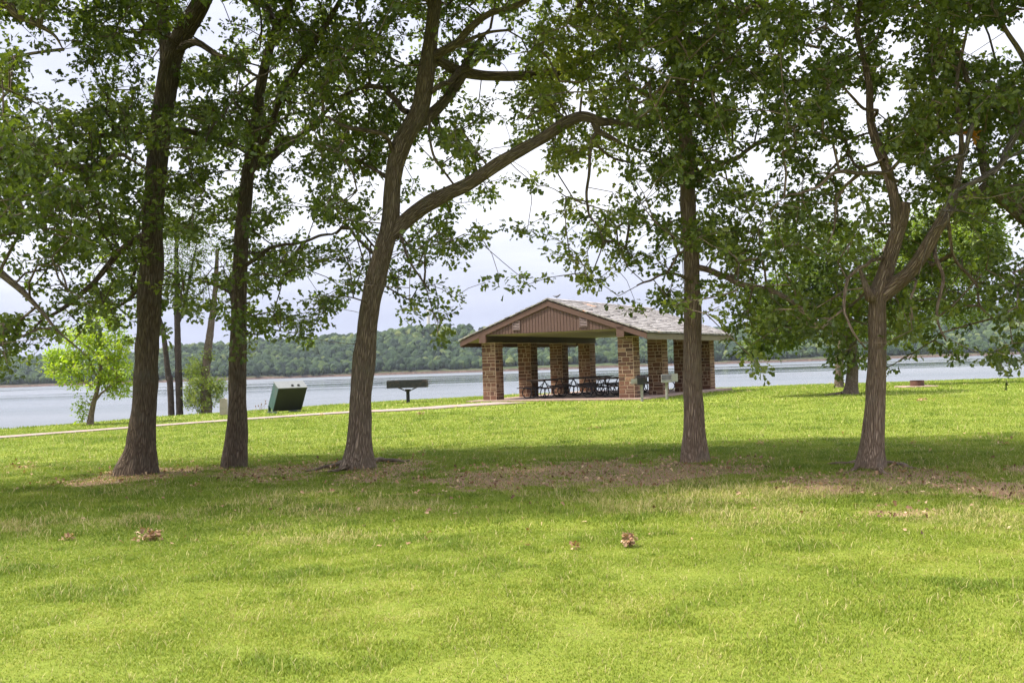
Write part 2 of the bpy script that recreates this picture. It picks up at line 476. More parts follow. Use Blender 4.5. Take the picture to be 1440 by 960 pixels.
def blades(n, y0, y1, hmin, hmax, wid, tips=True):
    # area-uniform inside the view wedge
    r = rng.random(n); y = np.sqrt(y0 * y0 + r * (y1 * y1 - y0 * y0))
    x = (rng.random(n) - 0.5) * (y * 1.12 + 1.5)
    cl_ = fbm(x * 2.2, y * 2.2, 0, 3)
    dm = dirt_mask(x, y)
    keep = (rng.random(n) > dm * 0.80) & (rng.random(n) < 0.92 + 0.25 * cl_)
    keep &= dist_path(x, y) > 0.02 - 0.12 * rng.random(n)
    keep &= ~in_slab(x, y, 0.02)
    keep &= y < np.interp(x, EX, EY) + 2.0
    for (kx, ky, kr) in KEEP_OUT: keep &= np.hypot(x - kx, y - ky) > kr
    x = x[keep]; y = y[keep]; cl_ = cl_[keep]; n = len(x)
    z = ground_z(x, y) - 0.01
    tall = fbm(x * 0.7 + 40, y * 0.7, 5, 3)
    h = (hmin + (hmax - hmin) * rng.random(n) ** 1.5) * (0.8 + 0.55 * cl_) * (0.85 + 0.35 * tall)
    straw_zone = np.exp(-((y - 11.6) / 2.0) ** 2) * 0.55
    v = 0.38 + 0.20 * (fbm(x * 0.45 + 9, y * 0.45, 6, 3) - 0.3) + rng.normal(0, 0.11, n) - 0.25 * (cl_ - 0.5)
    v += 0.12 * sst(10, 6, y)
    weed = sst(0.60, 0.72, fbm(x * 1.7 + 60, y * 1.7, 2, 3)); v = v - 0.12 * weed; h = h * (1 + 0.4 * weed)
    v = v + 0.12 * sst(0.6, 0.75, fbm(x * 3.1 + 20, y * 3.1 + 4, 0, 2))
    is_straw = rng.random(n) < (0.035 + straw_zone * sst(0.45, 0.7, fbm(x * 0.9, y * 0.9 + 30, 7, 3)))
    v = np.where(is_straw, 0.8 + 0.2 * rng.random(n), v)
    h = np.where(is_straw & (rng.random(n) < 0.35), h * 2.0, h)
    az = rng.random(n) * 2 * np.pi; face = az + np.pi / 2 + rng.normal(0, 0.4, n)
    lean = h * (0.25 + 0.75 * rng.random(n))
    dx = np.cos(az) * lean; dy = np.sin(az) * lean
    w = wid * (0.7 + 0.6 * rng.random(n)) * (0.8 + y / 30)
    wx = np.cos(face) * w / 2; wy = np.sin(face) * w / 2
    B = np.stack([x, y, z], -1)
    o = lambda fx, fz, ws: B + np.stack([dx * fx + wx * ws, dy * fx + wy * ws, h * fz], -1)
    if tips:
        V = np.stack([o(0, 0, -1), o(0, 0, 1), o(.35, .6, -.8), o(.35, .6, .8), o(1, .95, 0)], 1)
        b = np.arange(n)[:, None] * 5
        return V.reshape(-1, 3), b + np.array([[0, 1, 3, 2]]), b + np.array([[2, 3, 4]]), np.repeat(np.clip(v, 0, 1), 5)
    V = np.stack([o(0, 0, -1), o(0, 0, 1), o(1, .9, 0)], 1)
    b = np.arange(n)[:, None] * 3
    return V.reshape(-1, 3), np.zeros((0, 4), int), b + np.array([[0, 1, 2]]), np.repeat(np.clip(v, 0, 1), 3)


def build_grass():
    parts = [blades(760000, 4.3, 10, 0.012, 0.032, 0.0050), blades(620000, 10, 20, 0.016, 0.046, 0.0070), blades(330000, 20, 34, 0.022, 0.06, 0.012, False), blades(200000, 34, 57, 0.025, 0.07, 0.02, False)]
    Vs, Qs, Ts, As = [], [], [], []; k = 0
    for V, Q_, T_, A in parts:
        Vs.append(V); Qs.append(Q_ + k); Ts.append(T_ + k); As.append(A); k += len(V)
    o = np_mesh('grass', np.concatenate(Vs), [np.concatenate(Qs), np.concatenate(Ts)], M['blade'], attrs={'var': ('FLOAT', np.concatenate(As))})
    tag(o, 'short green and straw-coloured grass covering the lawn', 'grass', None, 'stuff')


# ------------------------------------------------------------------ path
PATH_MAT, q = new_mat('concrete_path')
tc = q('ShaderNodeTexCoord')
n = q('ShaderNodeTexNoise', {0: (tc, 3), 'Scale': 1.6, 'Detail': 8.0, 'Roughness': 0.7})
n2 = q('ShaderNodeTexNoise', {0: (tc, 3), 'Scale': 60.0, 'Detail': 3.0})
c = q.ramp(q.math('ADD', q.math('MULTIPLY', (n, 0), 0.7), q.math('MULTIPLY', (n2, 0), 0.3)), [(0.3, (0.14, 0.10, 0.08)), (0.5, (0.23, 0.17, 0.145)), (0.7, (0.32, 0.25, 0.22))])
out(q, q('ShaderNodeBsdfPrincipled', {'Base Color': (c, 0), 'Roughness': 0.9, 'Normal': bump(q, (n2, 0), 0.3, 0.01)}))
M['concrete'] = PATH_MAT


def catmull(pts, step):
    pts = np.asarray(pts, float)
    Q_ = np.vstack([2 * pts[0] - pts[1], pts, 2 * pts[-1] - pts[-2]])
    o = []
    for k in range(1, len(Q_) - 2):
        L_ = np.linalg.norm((Q_[k + 1] - Q_[k])[:3]); m2 = max(1, int(L_ / step))
        for t in np.arange(m2) / m2:
            a, b, c_, d = Q_[k - 1], Q_[k], Q_[k + 1], Q_[k + 2]
            o.append(0.5 * (2 * b + (c_ - a) * t + (2 * a - 5 * b + 4 * c_ - d) * t * t + (-a + 3 * b - 3 * c_ + d) * t ** 3))
    o.append(pts[-1]); return np.array(o)


pp = catmull(PATH, 0.4)
tg = np.gradient(pp[:, :2], axis=0); tg /= np.linalg.norm(tg, axis=1)[:, None]; nn = np.stack([-tg[:, 1], tg[:, 0]], -1)
rows = []
for s_ in (-0.5, -0.17, 0.17, 0.5):
    w_ = pp[:, 2:3] * s_ * (1 + 0.08 * (vn(np.arange(len(pp)) * 0.4, s_ * 50 + 100)[:, None] - 0.5))
    xy = pp[:, :2] + nn * w_
    rows.append(np.column_stack([xy, ground_z(xy[:, 0], xy[:, 1]) + 0.035]))
for s_ in (-0.5, 0.5):   # skirts
    r0 = rows[0 if s_ < 0 else 3].copy(); r0[:, 2] -= 0.08
    rows.insert(0, r0) if s_ < 0 else rows.append(r0)
V = np.stack(rows, 1); n_, k_ = V.shape[:2]
i = np.arange(n_ - 1)[:, None]; j = np.arange(k_ - 1)[None]
path = np_mesh('path', V.reshape(-1, 3), np.stack([i * k_ + j, i * k_ + j + 1, (i + 1) * k_ + j + 1, (i + 1) * k_ + j], -1).reshape(-1, 4), M['concrete'])
tag(path, 'narrow pale concrete footpath', None, None, 'structure')

# ------------------------------------------------------------------ water
m_, q = new_mat('lake_water')
tc = q('ShaderNodeTexCoord')
sx = q('ShaderNodeSeparateXYZ', {0: (tc, 3)})
mpb = q('ShaderNodeMapping', {0: (tc, 3), 3: (0.0022, 0.012, 1)})
band = q('ShaderNodeTexNoise', {0: mpb, 'Scale': 1.0, 'Detail': 5.0, 'Roughness': 0.55, 'Distortion': 0.6})
mp1 = q('ShaderNodeMapping', {0: (tc, 3), 3: (0.55, 1.0, 1)})
w1 = q('ShaderNodeTexNoise', {0: mp1, 'Scale': 1.3, 'Detail': 6.0, 'Roughness': 0.6})
rp = q.ramp((band, 0), [(0.42, (0.0, 0.0, 0.0)), (0.62, (0.5, 0.5, 0.5))])
far = q('ShaderNodeMapRange', {0: (sx, 1), 1: 590.0, 2: 660.0, 3: 0.0, 4: 1.0})
nearr = q('ShaderNodeMapRange', {0: (sx, 1), 1: 70.0, 2: 310.0, 3: 1.0, 4: 0.0})
st = q.math('MAXIMUM', q.math('MAXIMUM', (rp, 0), (far, 0)), (nearr, 0))
hgt = q.math('MULTIPLY', (w1, 0), q.math('ADD', q.math('MULTIPLY', st, 0.97), 0.03))
bp = bump(q, hgt, 1.0, 0.35)
dcol = q.mix(q.ramp((band, 0), [(0.35, (0, 0, 0)), (0.6, (1, 1, 1))]), (0.035, 0.05, 0.055), (0.09, 0.10, 0.11))
rgh = q.math('ADD', q.math('MULTIPLY', st, 0.42), 0.04)
p = q('ShaderNodeBsdfPrincipled', {'Base Color': dcol, 'Roughness': (rgh, 0), 'IOR': 1.33, 'Specular IOR Level': 0.9, 'Normal': bp})
out(q, p); M['water'] = m_
WZ = -3.0
WX = axis([(-3000, 3000, 500)]); WY = axis([(45, 2600, 320)])
A_, B_ = np.meshgrid(WX, WY, indexing='ij'); a_, b_ = A_.shape
i = np.arange(a_ - 1)[:, None]; j = np.arange(b_ - 1)[None]
water = np_mesh('water', np.stack([A_, B_, A_ * 0 + WZ], -1).reshape(-1, 3), np.stack([i * b_ + j, (i + 1) * b_ + j, (i + 1) * b_ + j + 1, i * b_ + j + 1], -1).reshape(-1, 4), M['water'])
tag(water, 'rippled grey lake', None, None, 'structure')

# ------------------------------------------------------------------ far hills and forest
RID = [(-400, 26), (0, 33), (130, 31), (200, 33), (260, 42), (410, 46), (560, 54), (600, 60), (660, 60), (700, 52), (850, 43), (1015, 43), (1200, 47), (1350, 56), (1440, 64), (1900, 72)]


def ridge(x):
    pxx = 720 + x / 1240 * F
    return np.interp(pxx, [a for a, b in RID], [b for a, b in RID]) * 1240 / F + 1.6 - 5


def shore(x):
    return 946 + 14 * (vn(x * 0.006 + 50, x * 0 + 3, 2) - 0.5) * 2 + 0.0 * x


def hill_z(x, y):
    s = shore(x); t = np.clip((y - s) / (1240 - s), -0.2, 1.6)
    R_ = ridge(x)
    bank = 2.2 * sst(0, 0.02, t) * (0.5 + vn(x * 0.02, y * 0.0, 1))
    z = -3.2 + bank + (R_ - 0) * (0.55 * np.clip(t, 0, 1) + 0.45 * sst(0, 1, t))
    z = z + 6 * (fbm(x * 0.008, y * 0.008, 3, 3) - 0.5) * sst(0, 0.3, t)
    z = z - 18 * sst(1.05, 1.6, t)
    return np.where(t < 0, -3.2 + t * 10, z)


hx = axis([(-1000, 1000, 10)]); hy = axis([(930, 990, 2.0), (990, 1450, 12)])
A_, B_ = np.meshgrid(hx, hy, indexing='ij'); a_, b_ = A_.shape
i = np.arange(a_ - 1)[:, None]; j = np.arange(b_ - 1)[None]
m_, q = new_mat('hill_earth')
tc = q('ShaderNodeTexCoord'); sz = q('ShaderNodeSeparateXYZ', {0: (tc, 3)})
n = q('ShaderNodeTexNoise', {0: (tc, 3), 'Scale': 0.05, 'Detail': 8.0, 'Roughness': 0.7})
n2 = q('ShaderNodeTexNoise', {0: (tc, 3), 'Scale': 0.4, 'Detail': 6.0, 'Roughness': 0.7})
grass_c = q.ramp((n, 0), [(0.35, (0.022, 0.036, 0.013)), (0.6, (0.05, 0.065, 0.022))])
open_c = q.ramp((n, 0), [(0.35, (0.08, 0.10, 0.03)), (0.6, (0.17, 0.165, 0.06))])
grass_c = q.mix((q('ShaderNodeMapRange', {0: (sz, 2), 1: 30.0, 2: 38.0, 3: 0.0, 4: 1.0}), 0), (grass_c, 0), (open_c, 0))
earth_c = q.ramp((n2, 0), [(0.3, (0.035, 0.028, 0.022)), (0.5, (0.065, 0.042, 0.033)), (0.68, (0.13, 0.09, 0.07))])
hm = q('ShaderNodeMapRange', {0: q.math('ADD', (sz, 2), q.math('MULTIPLY', (n, 0), 4.0)), 1: 0.2, 2: 2.2, 3: 0.0, 4: 1.0})
out(q, q('ShaderNodeBsdfPrincipled', {'Base Color': q.mix((hm, 0), (earth_c, 0), grass_c), 'Roughness': 0.95, 'Specular IOR Level': 0.1}))
M['hill'] = m_
hills = np_mesh('hills', np.stack([A_, B_, hill_z(A_, B_)], -1).reshape(-1, 3), np.stack([i * b_ + j, (i + 1) * b_ + j, (i + 1) * b_ + j + 1, i * b_ + j + 1], -1).reshape(-1, 4), M['hill'], smooth=True)
tag(hills, 'low wooded hills with a red earth bank across the lake', None, None, 'structure')


def ico(sub):
    bm = bmesh.new(); bmesh.ops.create_icosphere(bm, subdivisions=sub, radius=1)
    V = np.array([v.co[:] for v in bm.verts]); T_ = np.array([[v.index for v in f.verts] for f in bm.faces]); bm.free(); return V, T_


def lumpy(V, T_, k):
    r = np.random.default_rng(k); d = np.zeros(len(V))
    for _ in range(9):
        c_ = r.normal(size=3); c_ /= np.linalg.norm(c_)
        d = np.maximum(d, np.exp(-6 * (1 - V @ c_)) * r.uniform(0.2, 0.45))
    return V * (0.75 + d + r.normal(0, 0.05, len(V)))[:, None]


M['forest'], q = new_mat('far_tree')
at = q('ShaderNodeAttribute', attribute_name='var'); tc = q('ShaderNodeTexCoord')
n = q('ShaderNodeTexNoise', {0: (tc, 3), 'Scale': 0.9, 'Detail': 5.0, 'Roughness': 0.75})
f = q.math('ADD', (at, 2), q.math('MULTIPLY', q.math('SUBTRACT', (n, 0), 0.5), 0.7))
c = q.ramp(f, [(0.0, (0.006, 0.014, 0.009)), (0.45, (0.020, 0.040, 0.015)), (0.8, (0.050, 0.076, 0.022)), (1.0, (0.10, 0.12, 0.034))])
out(q, q('ShaderNodeBsdfPrincipled', {'Base Color': (c, 0), 'Roughness': 0.85, 'Specular IOR Level': 0.15, 'Normal': bump(q, (n, 0), 1.0, 1.2)}))


def crowns(name, x, y, z, r, h, v, mat, shapes, parent=None):
    V0, T0 = ico(2); n = len(x); sh = rng.integers(0, len(shapes), n)
    S_ = np.stack(shapes)[sh]; a = rng.random(n) * 6.28; ca, sa = np.cos(a)[:, None], np.sin(a)[:, None]
    X = S_[..., 0] * ca - S_[..., 1] * sa; Y_ = S_[..., 0] * sa + S_[..., 1] * ca
    V = np.stack([x[:, None] + X * r[:, None], y[:, None] + Y_ * r[:, None], z[:, None] + S_[..., 2] * h[:, None]], -1)
    T_ = np.arange(n)[:, None, None] * len(V0) + T0
    return np_mesh(name, V.reshape(-1, 3), T_.reshape(-1, 3), mat, parent, attrs={'var': ('FLOAT', np.repeat(v, len(V0)))})


V0, T0 = ico(2); SH = [lumpy(V0, T0, k) for k in range(12)]
n = 9500
fy = 950 + 330 * rng.random(n) ** 1.25; fx = (rng.random(n) - 0.5) * fy * 1.25
s_ = shore(fx)
ok = fy > s_ + 2 + 7 * vn(fx * 0.03, fx * 0, 4)
pxx = 720 + fx / fy * F
t_ = (fy - s_) / (1240 - s_)
clear = (np.exp(-((pxx - 655) / 60) ** 2) * sst(0.78, 0.9, t_) > 0.35) | ((np.exp(-((pxx - 590) / 60) ** 2) * np.exp(-((t_ - 0.72) / 0.05) ** 2)) > 0.5)
ok &= ~clear | (rng.random(n) < 0.10)
fx, fy = fx[ok], fy[ok]; n = len(fx)
r_ = rng.uniform(3.2, 6.0, n); hh_ = r_ * rng.uniform(0.85, 1.25, n)
fz = hill_z(fx, fy) + hh_ * 0.75
small = fy < shore(fx) + 18
r_ = np.where(small, r_ * 0.6, r_); hh_ = np.where(small, hh_ * 0.7, hh_)
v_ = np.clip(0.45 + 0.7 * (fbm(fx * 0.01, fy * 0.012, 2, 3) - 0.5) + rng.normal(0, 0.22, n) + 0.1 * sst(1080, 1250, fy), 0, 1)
fo = crowns('forest', fx, fy, fz, r_, hh_, v_, M['forest'], SH)
tag(fo, 'dense green forest covering the far hillside across the lake', 'forest', None, 'stuff')

# lone trees on the skyline
for (px, py, rr_, lab) in [(630, 459, 7, 'round dark tree alone on the hill crest beside the pale tower'), (676, 456, 5, 'tall thin tree on the far skyline just left of the shelter roof'),
                           (607, 462, 5, 'dark bush at the foot of the pale tower on the hill'), (663, 461, 4, 'low dark tree on the skyline between the tower and shelter')]:
    Q_ = P(px, py, 1240.0); e_ = empty('hilltop_tree', (Q_[0], Q_[1], float(hill_z(Q_[0], Q_[1])))); tag(e_, lab, 'tree', 'lone trees on the hill crest')
    dz = rr_ * 0.62
    k = np.arange(9); ang = k * 2.4; rad = rr_ * 0.5
    crowns('crown', np.cos(ang) * rad * 0.7, np.sin(ang) * rad * 0.7, dz + (k - 4) * rad * 0.12, np.full(9, rad * 0.7), np.full(9, rad * 0.75), rng.uniform(0.1, 0.45, 9), M['forest'], SH, e_)
    mb = MB(); mb.tube([(0, 0, -1.5), (0, 0, max(dz, 1))], [0.5, 0.3], 7); mb.build('trunk', M['bark'], e_)
# pale tower
Q_ = P(603, 464, 1235.0); e_ = empty('tower', (Q_[0], Q_[1], float(hill_z(Q_[0], Q_[1])))); tag(e_, 'slender pale tower standing on the crest of the far hill', 'tower')
M['tower'] = simple('tower_concrete', (0.45, 0.43, 0.37), 0.8, 0, 0.08, 0.3)
zt = P(602, 438, 1235.0)[2] - e_.location.z
mb = MB(); mb.tube([(0, 0, -2), (0, 0, zt * 0.5), (0, 0, zt)], [2.1, 1.9, 1.7], 16); mb.build('shaft', M['tower'], e_)
mb = MB(); mb.tube([(0, 0, zt), (0, 0, zt + 0.6), (0, 0, zt + 2)], [2.2, 2.2, 0.3], 16); mb.build('cap', M['tower'], e_)

# ------------------------------------------------------------------ trees
LEAF = np.array([(0, 0, 0), (0, .40, 0), (0, .72, 0), (0, 1, -.06),
                 (.09, .16, .03), (.27, .34, .09), (.15, .50, .05), (.36, .70, .12), (.17, .88, .03),
                 (-.09, .16, .03), (-.27, .34, .09), (-.15, .50, .05), (-.36, .70, .12), (-.17, .88, .03)])
LT = np.array([(0, 4, 1), (4, 5, 1), (5, 6, 1), (1, 6, 2), (6, 7, 2), (7, 8, 2), (2, 8, 3)])
LT2 = LT[:, ::-1].copy(); LT2 = np.where(LT2 >= 4, LT2 + 5, LT2)
LT = np.vstack([LT, LT2])
LEAF_S = np.array([(0, 0, 0), (.26, .5, .08), (0, 1, 0), (-.26, .5, .08), (0, .5, 0)]); LT_S = np.array([(0, 1, 4), (1, 2, 4), (2, 3, 4), (3, 0, 4)])


def leaves(cen, dirs, per, spread, size, r, simple_leaf, vbase):
    """leaf cloud around sprig centres"""
    n = len(cen) * per
    c_ = np.repeat(cen, per, 0); d_ = np.repeat(dirs, per, 0)
    along = (r.random(n) - 0.35) * spread * 2.0
    off = r.normal(size=(n, 3)); off *= (spread * r.random(n) ** 0.5 / (np.linalg.norm(off, axis=1) + 1e-6))[:, None] * 0.85
    off[:, 2] *= 0.75
    pos = c_ + d_ * along[:, None] + off
    # leaf axis: outward + droop, normal: up-ish
    ax = off / (np.linalg.norm(off, axis=1)[:, None] + 1e-6) + d_ * 0.5 + r.normal(0, 0.5, (n, 3)); ax[:, 2] -= 0.25
    ax /= np.linalg.norm(ax, axis=1)[:, None]
    up = r.normal(0, 0.55, (n, 3)); up[:, 2] += 0.9
    sd_ = np.cross(ax, up); sd_ /= np.linalg.norm(sd_, axis=1)[:, None] + 1e-6
    nr = np.cross(sd_, ax)
    s_ = size * (0.65 + 0.6 * r.random(n))
    L_, T_ = (LEAF_S, LT_S) if simple_leaf else (LEAF, LT)
    V = pos[:, None] + s_[:, None, None] * (L_[None, :, 0:1] * sd_[:, None] + L_[None, :, 1:2] * ax[:, None] + L_[None, :, 2:3] * nr[:, None])
    T2 = np.arange(n)[:, None, None] * len(L_) + T_
    v = np.clip(np.repeat(vbase, per) + r.normal(0, 0.13, n), 0, 1)
    return V.reshape(-1, 3), T2.reshape(-1, 3), np.repeat(v, len(L_))


def limb_mesh(pts, rad, sides, flare=0.0, seed=0, step=0.06, rough=0.04):
    """organic tube with flutes and a root flare; returns V, Q, bark coordinates"""
    D_ = catmull(np.column_stack([pts, rad]), step)
    c_ = D_[:, :3]; r_ = np.maximum(D_[:, 3], 0.004)
    if sides <= 12 and len(c_) > 6:      # small boughs are crooked
        L0 = np.arange(len(c_)) * step; en = np.minimum(1, np.arange(len(c_)) / 6.0) * (0.6 + 0.4 * (rad.max() < 0.06))
        wob = np.stack([vn(L0 * 1.7 + seed * 5 + k * 31, L0 * 0 + seed + k, 5) - 0.5 + 0.45 * (vn(L0 * 4.5 + seed * 9 + k * 17, L0 * 0 + seed, 6) - 0.5) for k in range(3)], -1)
        wob -= wob[0]; c_ = c_ + wob * 0.08 * en[:, None]
    t, a, b = frames(c_)
    s_ = np.concatenate([[0], np.cumsum(np.linalg.norm(np.diff(c_, axis=0), axis=1))])
    th = np.arange(sides) * 2 * np.pi / sides
    ct, st_ = np.cos(th), np.sin(th)
    rr_ = r_[:, None] * (1 + rough * 2 * (vn(s_[:, None] * 1.6 + seed * 7, (ct * 1.5 + 5)[None] + seed) - 0.5) + rough * 2.2 * (vn(s_[:, None] * 3.1 + seed * 3, (st_ * 2 + 9)[None]) - 0.5))
    rr_ = rr_ * (1 + 0.035 * (vn(s_[:, None] * 4, (np.arange(sides) * 0.9)[None] + seed * 11, 3) - 0.5) * 2)
    if flare:
        g_ = np.exp(-s_ / 0.22)
        lob = 0.35 + 0.65 * np.clip(np.cos(th * 5 + seed) * 0.5 + np.cos(th * 3 + seed * 2.1) * 0.5, 0, 1)
        rr_ = rr_ * (1 + flare * g_[:, None] * lob[None])
    V = c_[:, None] + rr_[..., None] * (ct[None, :, None] * a[:, None] + st_[None, :, None] * b[:, None])
    bc = np.stack([r_[:, None] * ct[None] + seed * 1.3 + 0 * rr_, r_[:, None] * st_[None] + 0 * rr_, s_[:, None] + 0 * rr_], -1)
    m2 = len(c_); i = np.arange(m2 - 1)[:, None]; j = np.arange(sides)[None]; j2 = (j + 1) % sides
    Q_ = np.stack([i * sides + j, i * sides + j2, (i + 1) * sides + j2, (i + 1) * sides + j], -1).reshape(-1, 4)
    cap = np.array([[(m2 - 1) * sides, (m2 - 1) * sides + k, (m2 - 1) * sides + k + 1] for k in range(1, sides - 1)])
    return V.reshape(-1, 3), Q_, cap, bc.reshape(-1, 3), c_, r_


def merge(parts):
    Vs, Qs, Ts, Bs = [], [], [], []; k = 0
    for V, Q_, T_, B in parts:
        Vs.append(V); Qs.append(Q_ + k); Ts.append(T_.reshape(-1, 3) + k); Bs.append(B); k += len(V)
    return np.concatenate(Vs), np.concatenate(Qs), np.concatenate(Ts), np.concatenate(Bs)


def grow(skel, cen, w=0.25, maxd=None):
    """joins every sprig centre to the skeleton: spanning tree with a pull to short paths"""
    n = len(cen); nodes = [p_ for p_ in skel]; par = [-1] * len(skel); plen = [0.0] * len(skel)
    NA = np.array(skel)
    # nearest skeleton node
    best = np.full(n, 1e9); bi = np.zeros(n, int)
    for k in range(0, len(NA), 400):
        d = np.linalg.norm(cen[:, None] - NA[None, k:k + 400], axis=2); m_ = d.min(1); a_ = d.argmin(1) + k
        up = m_ < best; best[up] = m_[up]; bi[up] = a_[up]
    done = np.zeros(n, bool); edges = []
    r = np.random.default_rng(n)
    for _ in range(n):
        k = int(np.argmin(np.where(done, 1e9, best))); p0 = bi[k]; a = np.array(nodes[p0]); b = cen[k]
        L_ = np.linalg.norm(b - a); m2 = max(1, int(L_ / 0.28)); prev = p0; new = []
        mid = r.normal(0, 0.12, 3) * L_; mid[2] += 0.08 * L_
        for t in range(1, m2 + 1):
            f = t / m2; pt = a + (b - a) * f + mid * 4 * f * (1 - f) * 0.5 if t < m2 else b
            nodes.append(pt); par.append(prev); plen.append(plen[prev] + L_ / m2); prev = len(nodes) - 1; new.append(prev)
        done[k] = True; bi[k] = prev
        for idx in new:
            c_ = np.linalg.norm(cen - np.array(nodes[idx]), axis=1) + w * plen[idx]
            up = (c_ < best) & ~done; best[up] = c_[up]; bi[up] = idx
    return np.array(nodes), np.array(par), bi


def twig_mesh(nodes, par, nsk, cnt_at, r0=0.0042, pw=0.47, cap=0.09, sides=5):
    cnt = np.zeros(len(nodes)); np.add.at(cnt, cnt_at, 1)
    for k in range(len(nodes) - 1, nsk - 1, -1):
        if par[k] >= 0: cnt[par[k]] += cnt[k]
    rad = np.minimum(r0 * np.maximum(cnt, 1) ** pw, cap)
    e = np.arange(nsk, len(nodes)); a = nodes[par[e]]; b = nodes[e]
    ra = np.minimum(np.where(par[e] < nsk, rad[e] * 1.15, rad[par[e]]), rad[e] * 1.6); rb = rad[e]
    d = b - a; L_ = np.linalg.norm(d, axis=1)[:, None] + 1e-6; d = d / L_
    ref = np.where(np.abs(d[:, 2:3]) < 0.9, np.array([[0, 0, 1.0]]), np.array([[1.0, 0, 0]]))
    u = np.cross(d, ref); u /= np.linalg.norm(u, axis=1)[:, None]; v = np.cross(d, u)
    th = np.arange(sides) * 2 * np.pi / sides
    ring = np.cos(th)[None, :, None] * u[:, None] + np.sin(th)[None, :, None] * v[:, None]
    A = a[:, None] - d[:, None] * (ra * 0.3)[:, None, None] + ring * ra[:, None, None]
    B = b[:, None] + d[:, None] * (rb * 0.3)[:, None, None] + ring * rb[:, None, None]
    V = np.concatenate([A, B], 1)
    j = np.arange(sides); j2 = (j + 1) % sides
    Q0 = np.stack([j, j2, j2 + sides, j + sides], -1)
    Q_ = (np.arange(len(e))[:, None, None] * 2 * sides + Q0).reshape(-1, 4)
    bc = np.concatenate([ring * ra[:, None, None] + 0, ring * rb[:, None, None] + np.array([0, 0, 1.0]) * L_[:, :, None]], 1)
    return V.reshape(-1, 3), Q_, np.zeros((0, 3), int), bc.reshape(-1, 3)


# foliage density over the photograph: rows of 40 px from y=0, columns of 40 px from x=0 (0 none .. 9 solid)
DENS = """
677888745589 888645757889 999945788888
346866565588 863556765889 997973648998
503140666379 854443677579 986986889898
830465556658 767453878899 987887788899
887767778869 776561677899 994666479998
999846778437 762555367669 733765668875
999987667723 223553426489 774556666887
888987677868 511651035557 768788866663
667689879988 715530566513 899988868882
522299578753 625101555258 799998878885
335754467755 004500000126 688988787776
653322228551 001200000000 138888677731
410000003110 000000000000 006416752453
"""
DG = np.array([[int(c_) for c_ in ln.replace(' ', '')] for ln in DENS.strip().split('\n')], float)
# keep the clear sky windows clear
DG[7:13, 26:35] *= 0.48; DG[0:7, 26:36] *= 0.88; DG[3:7, 26:29] *= 0.8; DG[7:11, 5:9] *= 0.8; DG[3:9, 22:24] *= 0.85; DG[8:13, 33:36] *= 0.8; DG[4:8, 0:4] *= 1.3; DG[0:3, 21:26] *= 1.1; DG[1:7, 23:25] *= 1.25; DG[10:13, 24:26] *= 0.35; DG[9, 25] *= .8


def dens(px, py):
    x = np.clip(px / 40 - 0.5, 0, 34.999); y = np.clip(py / 40 - 0.5, 0, 11.999)
    xi = x.astype(int); yi = y.astype(int); fx_ = x - xi; fy_ = y - yi
    fx_ = sst(0.2, 0.8, fx_); fy_ = sst(0.2, 0.8, fy_)
    r = (DG[yi, xi] * (1 - fx_) + DG[yi, xi + 1] * fx_) * (1 - fy_) + (DG[yi + 1, xi] * (1 - fx_) + DG[yi + 1, xi + 1] * fx_) * fy_
    r = np.where(py > 505, r * np.clip((535 - py) / 30, 0, 1), r)
    return r


BOUND = [-400, 105, 285, 445, 880, 1110, 1385, 2000]
NS = 15500
sp = np.column_stack([rng.uniform(-60, 1500, NS), rng.uniform(-40, 535, NS)])
dn = dens(sp[:, 0], sp[:, 1]) / 9
clump = 0.55 * fbm(sp[:, 0] / 30, sp[:, 1] / 19, 1, 2) + 0.45 * fbm(sp[:, 0] / 75 + 5, sp[:, 1] / 48, 4, 2)
prob = np.clip(dn ** 1.35 * (0.05 + 1.35 * sst(0.40, 0.55, clump)), 0, 1)
prob = np.maximum(prob, 0.42 * sst(0.82, 1.1, dn))
prob[dn < 0.12] *= 0.15
sp = sp[rng.random(NS) < prob]
own = np.searchsorted(BOUND, sp[:, 0] + rng.normal(0, 28, len(sp))) - 1
own = np.clip(own, 0, 6)


def deep(o):
    return o


def a_small(L_): return max(a[2] for a in L_) < 5


